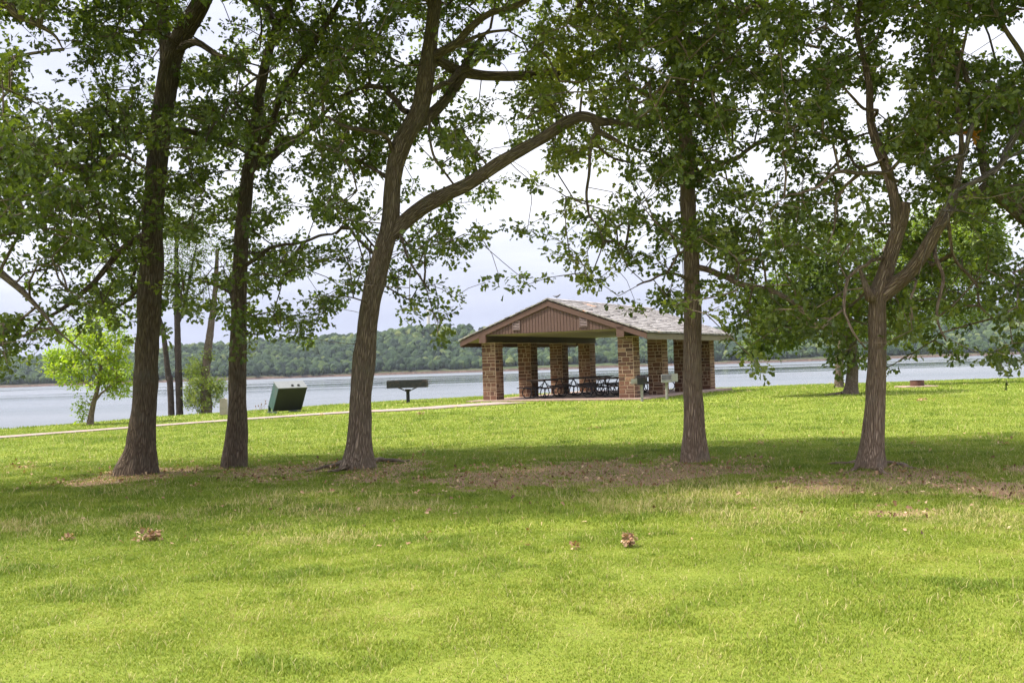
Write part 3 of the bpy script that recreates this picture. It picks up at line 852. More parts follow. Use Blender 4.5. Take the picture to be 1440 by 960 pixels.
def make_tree(name, label, Y0, limbs, idx=None, sprigs=None, upper=None, matl='oak', bark='bark', flare=0.7, per=21, lsize=0.098, spread=0.14, jit=1.6, group=None,
              seed=0, simple_leaf=False, sides=36, vshift=0.0, cat='oak tree', roots=None, sunlit_tint=None, r0=0.0042, clear_limbs=0.55, thin=1.0):
    r = np.random.default_rng(100 + seed)
    base_px = limbs[0][0]
    base = P(base_px[0], base_px[1], Y0); gz = float(ground_z(base[0], base[1]))
    e_ = empty(name, (base[0], base[1], gz)); tag(e_, label, cat, group)
    O = np.array([base[0], base[1], gz])
    parts = []; skel = []
    for li, L_ in enumerate(limbs):
        if li and L_[-1][2] > 2.2 and -40 < L_[-1][0] < 1480 and L_[-1][1] > -30:      # run the limb out to a thin twisting end
            a_, b_ = np.array((*L_[-2], 0)[:4], float), np.array((*L_[-1], 0)[:4], float); d_ = b_ - a_; d_[:2] *= 34 / (np.hypot(*d_[:2]) + 1)
            L_ = list(L_) + [(b_[0] + d_[0] + r.normal(0, 5), b_[1] + d_[1] + r.normal(0, 7), b_[2] * .6, b_[3]), (b_[0] + d_[0] * 1.9 + r.normal(0, 10), b_[1] + d_[1] * 1.9 + r.normal(0, 14), b_[2] * .22, b_[3])]
        pts = np.array([P(a[0], a[1], Y0 + (a[3] if len(a) > 3 else 0)) for a in L_])
        rad = np.array([a[2] * (Y0 + (a[3] if len(a) > 3 else 0)) / F for a in L_])
        if li == 0:
            pts = np.vstack([[pts[0][0], pts[0][1], gz - 0.12], pts[0:1] * [1, 1, 0] + [0, 0, gz + 0.02], pts[1:]]); rad = np.concatenate([[rad[0] * 1.05], rad])
        big = rad.max() > 0.09
        rad = rad * (0.94 if big else (0.78 if a_small(L_) else 0.92)) * thin
        V, Q_, T_, B, c_, r_ = limb_mesh(pts, rad, sides if big else 12, flare if li == 0 else 0, seed * 3 + li, 0.05 if big else 0.07, 0.075)
        parts.append((V - O, Q_, T_, B))
        k0 = c_[:, 2] > (gz + 2.0 if li == 0 else -9)
        skel.append(c_[k0][::3])
    for rt in (roots or []):
        pts = np.array([(*(lambda h: h)(ground_hit(a, b))[:2], 0) for a, b, w_ in rt]); pts[:, 2] = ground_z(pts[:, 0], pts[:, 1]) + 0.01
        rad = np.array([w_ * Y0 / F for a, b, w_ in rt])
        V, Q_, T_, B, c_, r_ = limb_mesh(pts, rad, 10, 0, seed * 5 + 2, 0.06, 0.15); parts.append((V - O, Q_, T_, B))
    skel = np.concatenate(skel) if skel else np.zeros((0, 3))
    # sprigs seen in the picture
    if idx is not None:
        s2 = sp[own == idx]
        dep = np.clip(r.normal(0, jit, len(s2)), -3.4 if idx < 5 else -1.9, 3.2)
        if clear_limbs > 0:      # boughs stand in front of their own foliage here
            dmin = np.full(len(s2), 1e9)
            for L_ in limbs:
                if max(a[2] for a in L_) < 3.4: continue
                for a, b in zip(L_[:-1], L_[1:]):
                    A_ = np.array(a[:2], float); ab = np.array(b[:2], float) - A_; t = np.clip(((s2 - A_) @ ab) / (ab @ ab), 0, 1)
                    dmin = np.minimum(dmin, np.hypot(*(s2 - A_ - t[:, None] * ab).T) - a[2])
            mv = (dmin < 17) & (r.random(len(s2)) < clear_limbs)
            dep = np.where(mv, np.abs(dep) * 0.8 + 0.45, dep)
        cen = np.array([P(a[0], a[1], Y0 + d) for a, d in zip(s2, dep)])
    else:
        cl_ = []
        for (px, py, rx, ry, k) in sprigs:
            a = r.random(k) * 6.283; q_ = np.sqrt(r.random(k)); dd = r.normal(0, 0.5, k) * rx * Y0 / F
            for i_ in range(k): cl_.append(P(px + rx * q_[i_] * math.cos(a[i_]), py + ry * q_[i_] * math.sin(a[i_]), Y0 + float(np.clip(dd[i_], -2.5, 2.5))))
        cen = np.array(cl_)
    nodes, par, bi = grow(skel, cen)
    tw = twig_mesh(nodes, par, len(skel), bi, r0)
    dirs = nodes[bi] - nodes[np.maximum(par[bi], 0)]; dirs /= np.linalg.norm(dirs, axis=1)[:, None] + 1e-6
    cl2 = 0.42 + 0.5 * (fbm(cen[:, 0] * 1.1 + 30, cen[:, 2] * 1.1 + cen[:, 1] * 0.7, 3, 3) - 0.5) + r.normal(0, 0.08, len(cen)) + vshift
    if sunlit_tint is not None: cl2 = cl2 + sunlit_tint(cen)
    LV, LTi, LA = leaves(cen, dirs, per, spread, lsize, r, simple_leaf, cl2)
    Vs, Ts, As = [LV], [LTi], [LA]
    tws = [tw]
    if upper is not None:
        # out-of-frame crown of the same tree, shaped to shade the lawn; coarser leaves
        ucx, ucy, ucz, urx, ury, urz, nu = upper
        pt = r.normal(size=(nu * 3, 3)); pt /= np.linalg.norm(pt, axis=1)[:, None]; pt *= (r.random(nu * 3) ** 0.4)[:, None]
        pt = pt * [urx, ury, urz] + [ucx, ucy, ucz]
        px_, py_, d_ = proj(pt); clm = fbm(pt[:, 0] * 0.8 + 3, pt[:, 1] * 0.8, 4, 2)
        pt = pt[((py_ < -35) | (px_ < -80) | (px_ > 1530)) & (clm > 0.36) & (pt[:, 2] > 3.2)][:nu]
        sk2 = skel
        nd, pr, b2 = grow(sk2, pt); tws.append(twig_mesh(nd, pr, len(sk2), b2, 0.006))
        d2 = nd[b2] - nd[np.maximum(pr[b2], 0)]; d2 /= np.linalg.norm(d2, axis=1)[:, None] + 1e-6
        v2, t2, a2_ = leaves(pt, d2, 16, 0.36, 0.21, r, True, np.full(len(pt), 0.45))
        Vs.append(v2); Ts.append(t2 + len(LV)); As.append(a2_)
    V, Q_, T_, B = merge(parts + [(a - O, b, c_, d) for a, b, c_, d in tws])
    np_mesh('trunk', V, [Q_, T_], M[bark], e_, True, {'bc': ('FLOAT_VECTOR', B)})
    np_mesh('crown', np.concatenate(Vs) - O, np.concatenate(Ts), M[matl], e_, False, {'var': ('FLOAT', np.concatenate(As))})
    return e_


YT = {k: CAMZ * F / (py - yh(px)) for k, (px, py) in dict(t1=(193, 665), t2=(330, 655), t3=(503, 657), t4=(977, 648), t5=(1225, 656)).items()}

OG = 'oaks along the front of the lawn'
make_tree('oak_tree', 'oak whose low boughs reach in from beyond the left edge of the photo', 15.2,
          [[(-130, 680, 34), (-120, 560, 27), (-105, 420, 24), (-95, 300, 22), (-60, 180, 18), (-30, 60, 15), (-20, -60, 11)],
           [(-95, 300, 13), (-40, 240, 11), (10, 214, 9, .3), (60, 224, 7, .4), (110, 236, 6, .5), (140, 234, 5, .6)],
           [(-100, 380, 9), (-40, 360, 7, -.3), (20, 400, 5, -.4), (60, 440, 3, -.5)],
           [(-35, 70, 10), (0, 5, 8, -.4), (25, 22, 6, -.5), (42, 30, 4, -.5)]],
          idx=0, upper=(-9.8, 14.1, 8.6, 5.5, 3.8, 2.8, 684), group=OG, seed=1)
make_tree('oak_tree', 'thick dark oak trunk leaning slightly, nearest the left edge of the lawn', YT['t1'],
          [[(193, 665, 26), (197, 640, 23.5), (200, 600, 20), (203, 560, 18), (205, 520, 17.5), (208, 470, 16.5), (211, 400, 18), (216, 300, 14.5), (223, 200, 16), (230, 150, 15), (243, 80, 14.5), (262, 40, 14), (285, 0, 14), (310, -60, 12), (330, -150, 8)],
           [(236, 110, 11), (232, 50, 9, .3), (228, 0, 8, .5), (215, -80, 6, .8)],
           [(247, 75, 6), (268, 58, 6, -.4), (285, 62, 5, -.6), (308, 78, 4, -.8), (330, 84, 3, -.9)],
           [(228, 185, 5), (255, 186, 5, .4), (285, 192, 4, .7), (320, 205, 3, .9)],
           [(210, 200, 5), (180, 190, 5, -.3), (150, 187, 4, -.6)],
           [(204, 330, 6), (170, 350, 5, -.4), (130, 400, 4, -.7), (85, 435, 3, -.9)],
           [(203, 380, 4), (180, 420, 3, .5), (150, 440, 2, .7)]],
          idx=1, bark='bark_shaded', upper=(-5.0, 15.1, 9.3, 4.2, 4.2, 2.6, 648), group=OG, seed=2)
make_tree('oak_tree', 'slimmer straight oak with a cleft base, second trunk from the left', YT['t2'],
          [[(330, 655, 19), (332, 620, 17), (334, 580, 14.5), (335, 500, 12.5), (337, 400, 11), (341, 320, 10.5), (349, 240, 9.5), (358, 200, 8.5), (363, 150, 8), (372, 95, 7.5), (387, 45, 7), (410, 0, 6.5), (430, -70, 5)],
           [(347, 240, 7), (372, 225, 7, .4), (400, 205, 6.5, .8), (425, 188, 5, 1.1)],
           [(364, 220, 6), (385, 165, 5, -.4), (398, 130, 5, -.6), (415, 100, 5, -.8), (437, 68, 5, -.9), (465, 22, 4, -1.1), (490, -30, 3, -1.2)],
           [(388, 38, 5), (372, 12, 4.5, .3), (352, 3, 4, .6), (330, -20, 3, .8)],
           [(338, 380, 4), (370, 350, 3.5, -.5), (410, 345, 3, -.9), (450, 330, 2.5, -1.2)],
           [(336, 430, 3), (310, 410, 2.5, .5), (280, 400, 2, .8)]],
          idx=2, bark='bark_shaded', upper=(-4.0, 15.6, 9.6, 3.6, 4.0, 2.4, 576), group=OG, seed=3, flare=0.25)
make_tree('oak_tree', 'large oak leaning right with one long bare limb arching toward the shelter roof', YT['t3'],
          [[(503, 657, 23), (505, 620, 17.5), (508, 560, 16.5), (512, 510, 16), (519, 440, 15), (527, 400, 15), (540, 350, 14.5), (549, 310, 13.5), (553, 250, 13), (566, 200, 15), (590, 155, 14), (600, 100, 12.5), (606, 50, 11), (612, 0, 9.5), (622, -80, 7)],
           [(551, 330, 11), (574, 308, 11.5), (600, 288, 11.5, -.2), (630, 272, 11, -.4), (660, 258, 10.5, -.6), (700, 231, 9.5, -.8), (735, 210, 9, -1), (765, 193, 8.5, -1.1), (795, 173, 8.5, -1.2), (820, 164, 8, -1.3), (845, 171, 7, -1.3), (866, 172, 5, -1.2)],
           [(835, 166, 6.5, -1.3), (840, 184, 5.5, -1.3), (851, 191, 4, -1.3)],
           [(840, 186, 3.5, -1.3), (832, 197, 3.2, -1.3), (826, 230, 3, -1.4), (825, 270, 2.6, -1.4), (828, 298, 2.2, -1.4), (842, 322, 1.6, -1.4), (850, 350, 1.2, -1.4)],
           [(834, 197, 2.6, -1.3), (848, 212, 2.4, -1.1), (860, 218, 2.2, -1), (886, 228, 2, -.9)],
           [(580, 178, 9), (600, 166, 8.5, .3), (625, 142, 8, .5), (645, 114, 7.5, .7), (652, 100, 7, .8)],
           [(612, 82, 7), (632, 94, 8, .5), (652, 102, 8, .8), (690, 107, 7.5, 1), (735, 107, 7, 1.1), (790, 100, 6.5, 1.3), (810, 88, 6, 1.3), (848, 71, 5, 1.4), (890, 48, 4, 1.5)],
           [(606, 130, 4, -.1), (620, 118, 4, 0), (642, 97, 5, .6)],
           [(612, 78, 7), (640, 62, 6.5, -.3), (665, 38, 6, -.5), (690, 22, 5, -.6), (735, 5, 4.5, -.8), (790, -30, 3, -1)],
           [(640, 66, 4, -.3), (655, 60, 4, -.5), (682, 50, 3, -.6), (722, 43, 2.2, -.7)],
           [(575, 158, 5), (560, 153, 4.5, .3), (545, 137, 4, .5), (533, 125, 4, .7), (512, 122, 4, .9), (488, 131, 3, 1.1)],
           [(552, 215, 4), (545, 195, 4, -.4), (530, 188, 4, -.6), (505, 184, 3.5, -.8), (482, 175, 3, -1)],
           [(542, 248, 4), (525, 238, 3, .4), (510, 230, 2.5, .6)],
           [(604, 168, 3), (605, 195, 2.5, -.2), (612, 222, 2.3, -.3), (632, 250, 2, -.4), (641, 266, 1.5, -.4)],
           [(562, 330, 3), (572, 355, 2.5, -.4), (585, 385, 2, -.6), (600, 408, 1.5, -.7)],
           [(530, 360, 3), (505, 340, 3, .4), (485, 320, 2.5, .8), (470, 330, 2, 1)]],
          idx=3, vshift=0.05, clear_limbs=0.97, upper=(-0.6, 15.0, 9.6, 4.6, 4.2, 2.4, 720), group=OG, seed=4,
          roots=[[(490, 652, 5), (470, 657, 3.5), (450, 660, 2), (425, 664, 1)], [(515, 655, 5), (535, 650, 3), (560, 651, 2.5), (572, 648, 1)], [(500, 658, 4), (478, 663, 3), (455, 667, 1)]],
          sunlit_tint=lambda c_: 0.30 * sst(0.0, 0.9, c_[:, 0]) * sst(2.9, 1.6, c_[:, 0]))  # sunlit paleness of the long limb's end put into its leaf colour
make_tree('oak_tree', 'straight leafy oak standing in front of the shelter right end', YT['t4'],
          [[(977, 648, 20), (976, 620, 17), (975, 560, 15), (974, 500, 14), (974, 450, 13), (973, 390, 12), (972, 340, 12), (968, 300, 11.5), (965, 200, 10.5), (958, 120, 9), (950, 50, 8), (945, 0, 7.5), (940, -90, 5)],
           [(975, 375, 5), (1005, 380, 5, -.4), (1035, 395, 5, -.7), (1075, 405, 4, -1), (1110, 420, 3, -1.2), (1150, 455, 2, -1.3)],
           [(966, 310, 4), (990, 330, 3.5, .4), (1020, 345, 3, .7)],
           [(967, 260, 5), (1000, 235, 4, .5), (1040, 215, 3.5, .8), (1080, 200, 3, 1)],
           [(963, 180, 5), (930, 150, 4, -.4), (900, 130, 3.5, -.8)],
           [(955, 90, 5), (1000, 50, 4.5, -.6), (1050, 20, 4, -.9), (1090, -20, 3, -1.1)],
           [(972, 395, 3), (945, 385, 2.5, -.4), (915, 395, 2, -.6), (893, 405, 1.3, -.7)],
           [(957, 110, 4), (920, 70, 3.5, .5), (880, 50, 3, .8)]],
          idx=4, clear_limbs=0, vshift=0.10, bark='bark_warm', upper=(3.2, 14.4, 9.4, 3.8, 4.0, 2.6, 648), group=OG, seed=5, flare=0.3)
make_tree('oak_tree', 'forked oak with spreading surface roots at the right of the lawn', YT['t5'],
          [[(1225, 656, 24), (1227, 620, 18.5), (1229, 590, 16.5), (1232, 550, 15.5), (1233, 500, 15), (1234, 430, 14), (1238, 405, 15), (1246, 380, 13), (1258, 340, 12.5), (1268, 305, 12), (1270, 285, 11.5)],
           [(1262, 330, 10), (1258, 280, 9), (1246, 235, 8.5, .2), (1234, 205, 8, .3), (1224, 170, 7, .4), (1222, 120, 6, .5), (1214, 80, 5, .6), (1205, 40, 4.5, .7), (1212, -10, 4, .8), (1215, -80, 3, .9)],
           [(1238, 418, 12), (1256, 402, 12.5, -.1), (1278, 383, 12, -.3), (1298, 356, 11.5, -.5), (1316, 325, 10.5, -.6), (1330, 300, 9, -.6), (1345, 260, 6, -.5), (1352, 200, 4.2, -.4), (1345, 120, 3.2, -.3), (1362, 30, 2.4, 0), (1370, -60, 2, 0)],
           [(1230, 410, 9), (1224, 418, 9, -.2), (1222, 414, 7, -.3)],
           [(1262, 255, 4), (1235, 247, 4, -.5), (1210, 246, 4.5, -.7), (1185, 242, 4.5, -.9), (1163, 246, 4, -1.1), (1145, 262, 3, -1.2), (1120, 277, 2.5, -1.3)],
           [(1208, 246, 3.5, -.7), (1188, 262, 3.5, -.7), (1180, 280, 3, -.7), (1178, 305, 2.5, -.7)],
           [(1243, 362, 4), (1222, 372, 3.8, -.5), (1202, 388, 3.5, -.8), (1190, 402, 3.2, -1), (1184, 432, 3, -1.1), (1190, 452, 2.6, -1.2), (1200, 475, 2, -1.3), (1213, 492, 1.4, -1.3)],
           [(1184, 436, 2.4, -1.1), (1170, 448, 2, -1.2), (1155, 463, 1.5, -1.3)],
           [(1312, 332, 4.5), (1316, 360, 4, -.6), (1322, 385, 3.6, -.7), (1318, 405, 3.4, -.8), (1311, 430, 3, -.8), (1312, 455, 2.4, -.9), (1322, 480, 1.6, -.9)],
           [(1282, 386, 3), (1286, 402, 2.6, -.6), (1278, 425, 2.2, -.7), (1279, 452, 1.6, -.8)],
           [(1332, 300, 4), (1350, 378, 1, .4), ][:1] + [(1340, 360, 3, .3), (1362, 390, 2.8, .4), (1374, 408, 2.5, .4), (1376, 435, 2.2, .4), (1392, 455, 1.8, .4), (1403, 472, 1.2, .4)],
           [(1224, 170, 4, .4), (1235, 155, 3.5, .1), (1216, 150, 3, 0), (1190, 120, 2.5, -.2)],
           [(1243, 225, 4), (1215, 232, 3, .6), (1195, 205, 2.6, .8), (1180, 160, 2, 1)]],
          idx=5, thin=0.88, vshift=0.06, clear_limbs=0.97, bark='bark_warm', upper=(6.6, 13.2, 8.9, 4.4, 3.8, 2.6, 684), group=OG, seed=6, flare=0.5,
          roots=[[(1208, 650, 5), (1195, 652, 4), (1180, 653, 2.5), (1162, 652, 1)], [(1240, 652, 6), (1258, 653, 4.5), (1275, 657, 3), (1300, 660, 1.2)], [(1222, 657, 5), (1238, 664, 3.5), (1262, 668, 2.5), (1290, 668, 1)],
                 [(1212, 655, 5), (1200, 660, 3), (1185, 667, 1.2)]])
make_tree('oak_tree', 'oak sending one heavy crooked limb in from beyond the right edge', 14.2,
          [[(1590, 690, 34), (1580, 560, 27), (1560, 420, 24), (1550, 300, 22), (1545, 150, 18), (1550, 0, 14), (1550, -80, 10)],
           [(1556, 400, 15), (1500, 350, 14), (1455, 316, 13), (1425, 288, 12.5), (1402, 268, 12), (1390, 262, 10, -.2), (1372, 274, 6.5, -.3), (1352, 283, 6, -.4), (1335, 300, 5, -.5), (1325, 315, 3, -.6)],
           [(1396, 264, 8), (1388, 240, 7, .4), (1380, 200, 6, .7), (1372, 160, 5, .8), (1360, 100, 4, .9)],
           [(1500, 345, 5), (1470, 250, 5, .8), (1430, 180, 4, 1), (1410, 120, 3, 1.1)],
           [(1550, 300, 8), (1500, 180, 6, -.8), (1440, 80, 4, -1), (1400, 20, 3, -1.2)]],
          idx=6, upper=(9.4, 12.9, 8.2, 4.2, 3.6, 2.8, 612), group=OG, seed=7)

# bare dead bough: a pale limb of the right-hand oak
def bare_bough(parent_label):
    Y0 = 12.9
    L = [[(1452, 165, 6), (1432, 180, 5.5), (1412, 205, 5), (1402, 225, 4.2), (1375, 245, 3.6), (1350, 258, 3), (1336, 266, 2.4), (1328, 285, 1.6), (1320, 300, 1)],
         [(1440, 212, 3), (1420, 225, 2.5), (1408, 240, 2), (1400, 252, 1.4)],
         [(1375, 165, 3.4), (1367, 183, 3.2), (1363, 200, 2.8), (1360, 213, 2.5), (1345, 218, 1.8), (1318, 230, 1.3), (1290, 233, 1), (1268, 238, .8)],
         [(1360, 213, 1.6), (1345, 228, 1.1), (1325, 232, .8), (1315, 243, .5)],
         [(1358, 216, 1.2), (1340, 235, .8), (1332, 246, .6)], [(1358, 216, 1.1), (1348, 240, .7)],
         [(1316, 297, 1), (1340, 298, 1), (1362, 303, 1), (1380, 312, .9), (1398, 316, .7)],
         [(1334, 297, .8), (1333, 312, .6), (1330, 322, .5)], [(1376, 311, .7), (1384, 304, .5)], [(1350, 300, .6), (1340, 285, .5)],
         [(1366, 300, .6), (1356, 288, .5), (1340, 282, .5)], [(1330, 280, .8), (1345, 278, .7), (1352, 288, .5)],
         [(1352, 257, 1), (1340, 250, .7), (1326, 248, .5)], [(1390, 236, 1.2), (1372, 232, .9), (1350, 240, .6)]]
    parts = []
    r = np.random.default_rng(3)
    for k, l in enumerate(L):
        off = r.uniform(-0.3, 0.3) if k else 0
        pts = np.array([P(a, b, Y0 + off * (i_ > 0)) for i_, (a, b, c_) in enumerate(l)]); rad = np.array([c_ * Y0 / F for a, b, c_ in l])
        V, Q_, T_, B, _, _ = limb_mesh(pts, rad, 8, 0, k, 0.05, 0.12); parts.append((V, Q_, T_, B))
    return parts
right_oak = [o for o in C.objects if o.get('label', '').startswith('oak sending')][0]
V, Q_, T_, B = merge(bare_bough(''))
bb = np_mesh('dead_bough', V - np.array(right_oak.location), [Q_, T_], M['bark_bare'], right_oak, True, {'bc': ('FLOAT_VECTOR', B)})
bb['label'] = 'pale bare dead bough with fine twigs'
# one orange leaf tuft
r = np.random.default_rng(8)
cen = np.array([P(1371 + r.normal(0, 3), 188 + r.normal(0, 4), 12.9) for _ in range(4)])
LV, LTi, LA = leaves(cen, np.tile([0, 0, -1.0], (4, 1)), 5, 0.05, 0.09, r, False, np.full(4, 0.5))
M['orange'] = leaf_mat('orange_leaf', [(0, (0.35, 0.12, 0.01)), (1, (0.6, 0.28, 0.03))], 0.4)
ot = np_mesh('leaf_tuft', LV - np.array(right_oak.location), LTi, M['orange'], right_oak, False, {'var': ('FLOAT', LA)}); ot['label'] = 'small tuft of orange leaves'


def Yg(px, py):
    return float(ground_hit(px, py)[1])


# background trees near the shore
kw = dict(simple_leaf=True, sides=18, jit=1.0)
make_tree('young_tree', 'small bright yellow-green tree on the grassy bank at the left', Yg(127, 597),
          [[(127, 597, 5), (129, 580, 4), (133, 562, 3.6), (137, 548, 3), (140, 530, 2.5), (142, 500, 2), (140, 460, 1.2)],
           [(132, 565, 2.4), (142, 555, 2, -.2), (152, 546, 1.6, -.3), (165, 530, 1, -.4)],
           [(136, 548, 2), (126, 540, 1.6, .2), (112, 532, 1.3, .3), (95, 520, .9, .3)],
           [(139, 535, 1.6), (125, 500, 1.3, .3), (118, 470, .8, .4)]],
          sprigs=[(125, 520, 52, 26, 150), (90, 500, 22, 10, 50), (150, 485, 34, 20, 120), (115, 475, 30, 12, 60), (140, 450, 22, 18, 60), (160, 455, 12, 12, 16), (148, 432, 9, 8, 10), (85, 512, 24, 17, 50), (165, 530, 22, 26, 90), (118, 576, 8, 18, 16)],
          matl='sapling', bark='bark', flare=0.3, per=15, lsize=0.125, spread=0.17, vshift=0.12, seed=11, cat='tree', **kw)
make_tree('slender_tree', 'thin dark trunk leaning left at the water edge behind the thick left oak', Yg(243, 583),
          [[(243, 583, 5), (240, 560, 4.6), (237, 530, 4.2), (233, 495, 4), (229, 465, 3.5), (222, 440, 3), (222, 380, 2.5), (218, 300, 1.5)]],
          sprigs=[(215, 400, 30, 40, 60), (235, 330, 40, 50, 130)], matl='oak_light', bark='bark_dark', flare=0.3, per=10, lsize=0.15, spread=0.3, seed=12, cat='tree', **kw)
make_tree('slender_tree', 'straight dark trunk forked near its top between the two left oaks', Yg(253, 583),
          [[(253, 583, 6), (252, 560, 5.2), (251, 520, 5), (250, 480, 4.8), (249, 440, 4.2), (249, 410, 3.8), (248, 360, 3), (250, 300, 2)],
           [(251, 452, 3), (257, 438, 2.8, .2), (261, 420, 2.4, .3), (266, 395, 2, .4), (275, 350, 1.3, .5)]],
          sprigs=[(262, 395, 32, 30, 150), (255, 345, 36, 30, 150), (285, 330, 30, 40, 120), (248, 290, 30, 40, 100), (268, 430, 14, 8, 8), (320, 290, 14, 20, 20)],
          matl='oak_light', bark='bark_dark', flare=0.3, per=10, lsize=0.15, spread=0.3, seed=13, cat='tree', **kw)
make_tree('vine_covered_tree', 'leaning pale trunk wrapped in light green vines beside the stone post', Yg(293, 580),
          [[(291, 581, 10), (290, 560, 8), (289, 530, 6.5), (291, 505, 6), (294, 480, 5.6), (297, 455, 5), (300, 435, 4.2), (303, 400, 3.5), (306, 350, 2.5)]],
          sprigs=[(276, 520, 15, 19, 90), (285, 550, 26, 22, 190), (272, 562, 12, 13, 50), (306, 545, 14, 14, 60), (292, 500, 8, 10, 18), (305, 380, 30, 40, 40), (286, 575, 8, 6, 12)],
          matl='vine', bark='bark_pale', flare=0.3, per=15, lsize=0.13, spread=0.18, vshift=0.15, seed=14, cat='tree', **kw)
BR = 'pale trees behind the forked oak'
make_tree('shore_tree', 'pale spotted trunk with flared roots seen just left of the forked oak', Yg(1195, 554),
          [[(1196, 554, 10.5), (1198, 535, 8.6), (1199, 510, 8), (1198, 490, 7.5), (1190, 468, 8), (1178, 448, 7), (1165, 430, 6.5), (1158, 418, 6), (1161, 403, 5, .2), (1165, 392, 4, .2), (1168, 370, 3, .3), (1165, 340, 2, .3)],
           [(1198, 490, 6), (1205, 460, 5, .4), (1215, 420, 4, .7), (1235, 370, 3, 1), (1260, 320, 2, 1.2)],
           [(1160, 418, 2.4), (1150, 418, 1.8), (1142, 421, 1.2)], [(1180, 442, 2.5), (1160, 440, 1.8, -.3), (1148, 442, 1.2, -.4)]],
          sprigs=[(1104, 450, 42, 34, 200), (1130, 410, 55, 40, 180), (1180, 380, 50, 60, 170), (1076, 425, 24, 22, 50), (1140, 340, 60, 40, 90), (1225, 440, 40, 40, 90), (1190, 500, 20, 12, 26), (1068, 487, 16, 11, 30)],
          matl='oak_light', bark='bark_pale', flare=0.6, per=16, lsize=0.2, spread=0.3, seed=15, cat='tree', group=BR, roots=[[(1188, 553, 4), (1176, 555, 2.5), (1160, 556, 1)]], **kw)
make_tree('shore_tree', 'brown trunk at the water edge with bright crown behind the forked oak', Yg(1182, 545),
          [[(1180, 545, 6.5), (1180, 520, 5.8), (1181, 500, 5.6), (1186, 470, 5.5), (1200, 430, 5), (1230, 380, 4, .5), (1280, 340, 3, .8), (1330, 310, 2, 1)],
           [(1186, 470, 4), (1240, 440, 3, -.4), (1290, 420, 2.4, -.6), (1330, 400, 1.5, -.8)]],
          sprigs=[(1320, 345, 62, 50, 420), (1372, 335, 36, 52, 240), (1290, 410, 60, 36, 230), (1350, 425, 44, 30, 120), (1255, 370, 40, 50, 150), (1360, 285, 34, 22, 60), (1270, 455, 40, 22, 60), (1400, 350, 14, 36, 40)],
          matl='vine', bark='bark_pale', flare=0.4, per=16, lsize=0.2, spread=0.3, seed=16, cat='tree', group=BR, **kw)

# ------------------------------------------------------------------ pavilion
GZP = float(ground_z(2.0, 44.0))
PZ = 0.256
pav = empty('picnic_shelter', (PAV['x'], PAV['y'], PZ), -PAV['th'])
tag(pav, 'open picnic shelter with stone columns and a grey shake roof', 'shelter')
Wd, Ln, HB = PAV['W'], 3 * PAV['s'], 2.32
EO, V0_, V1_, HE, HR = 1.05, 0.75, 0.95, 2.44, 3.86
sl = (HR - HE) / (Wd / 2 + EO)          # roof slope
M['stone'] = ramp_var('column_stone', [(0.0, (0.045, 0.022, 0.015)), (0.35, (0.092, 0.041, 0.024)), (0.65, (0.140, 0.064, 0.036)), (0.9, (0.20, 0.105, 0.060)), (1.0, (0.28, 0.17, 0.105))], 0.9, 18, 0.6, 0.35)
M['mortar'] = simple('mortar', (0.36, 0.26, 0.175), 0.95, 0, 0.15, 20, 0.3)
M['shake'] = ramp_var('roof_shake', [(0.0, (0.05, 0.043, 0.038)), (0.3, (0.14, 0.122, 0.11)), (0.6, (0.235, 0.215, 0.198)), (0.97, (0.33, 0.31, 0.285)), (1.0, (0.50, 0.27, 0.16))], 0.9, 9, 0.5, 0.2)
M['brownwood'] = simple('brown_painted_wood', (0.088, 0.043, 0.030), 0.7, 0, 0.10, 8)
M['siding'] = simple('brown_siding', (0.092, 0.048, 0.036), 0.75, 0, 0.10, 10)
M['ceiling'] = simple('olive_soffit', (0.24, 0.21, 0.12), 0.8, 0, 0.10, 6)
M['darkbeam'] = simple('dark_beam', (0.05, 0.034, 0.027), 0.8, 0, 0.15, 8)
M['ventm'] = simple('vent_louvre', (0.14, 0.09, 0.08), 0.6, 0, 0.1, 12)
M['slab'] = simple('slab_concrete', (0.27, 0.19, 0.15), 0.9, 0, 0.2, 3, 0.3, (0.22, 0.15, 0.11))


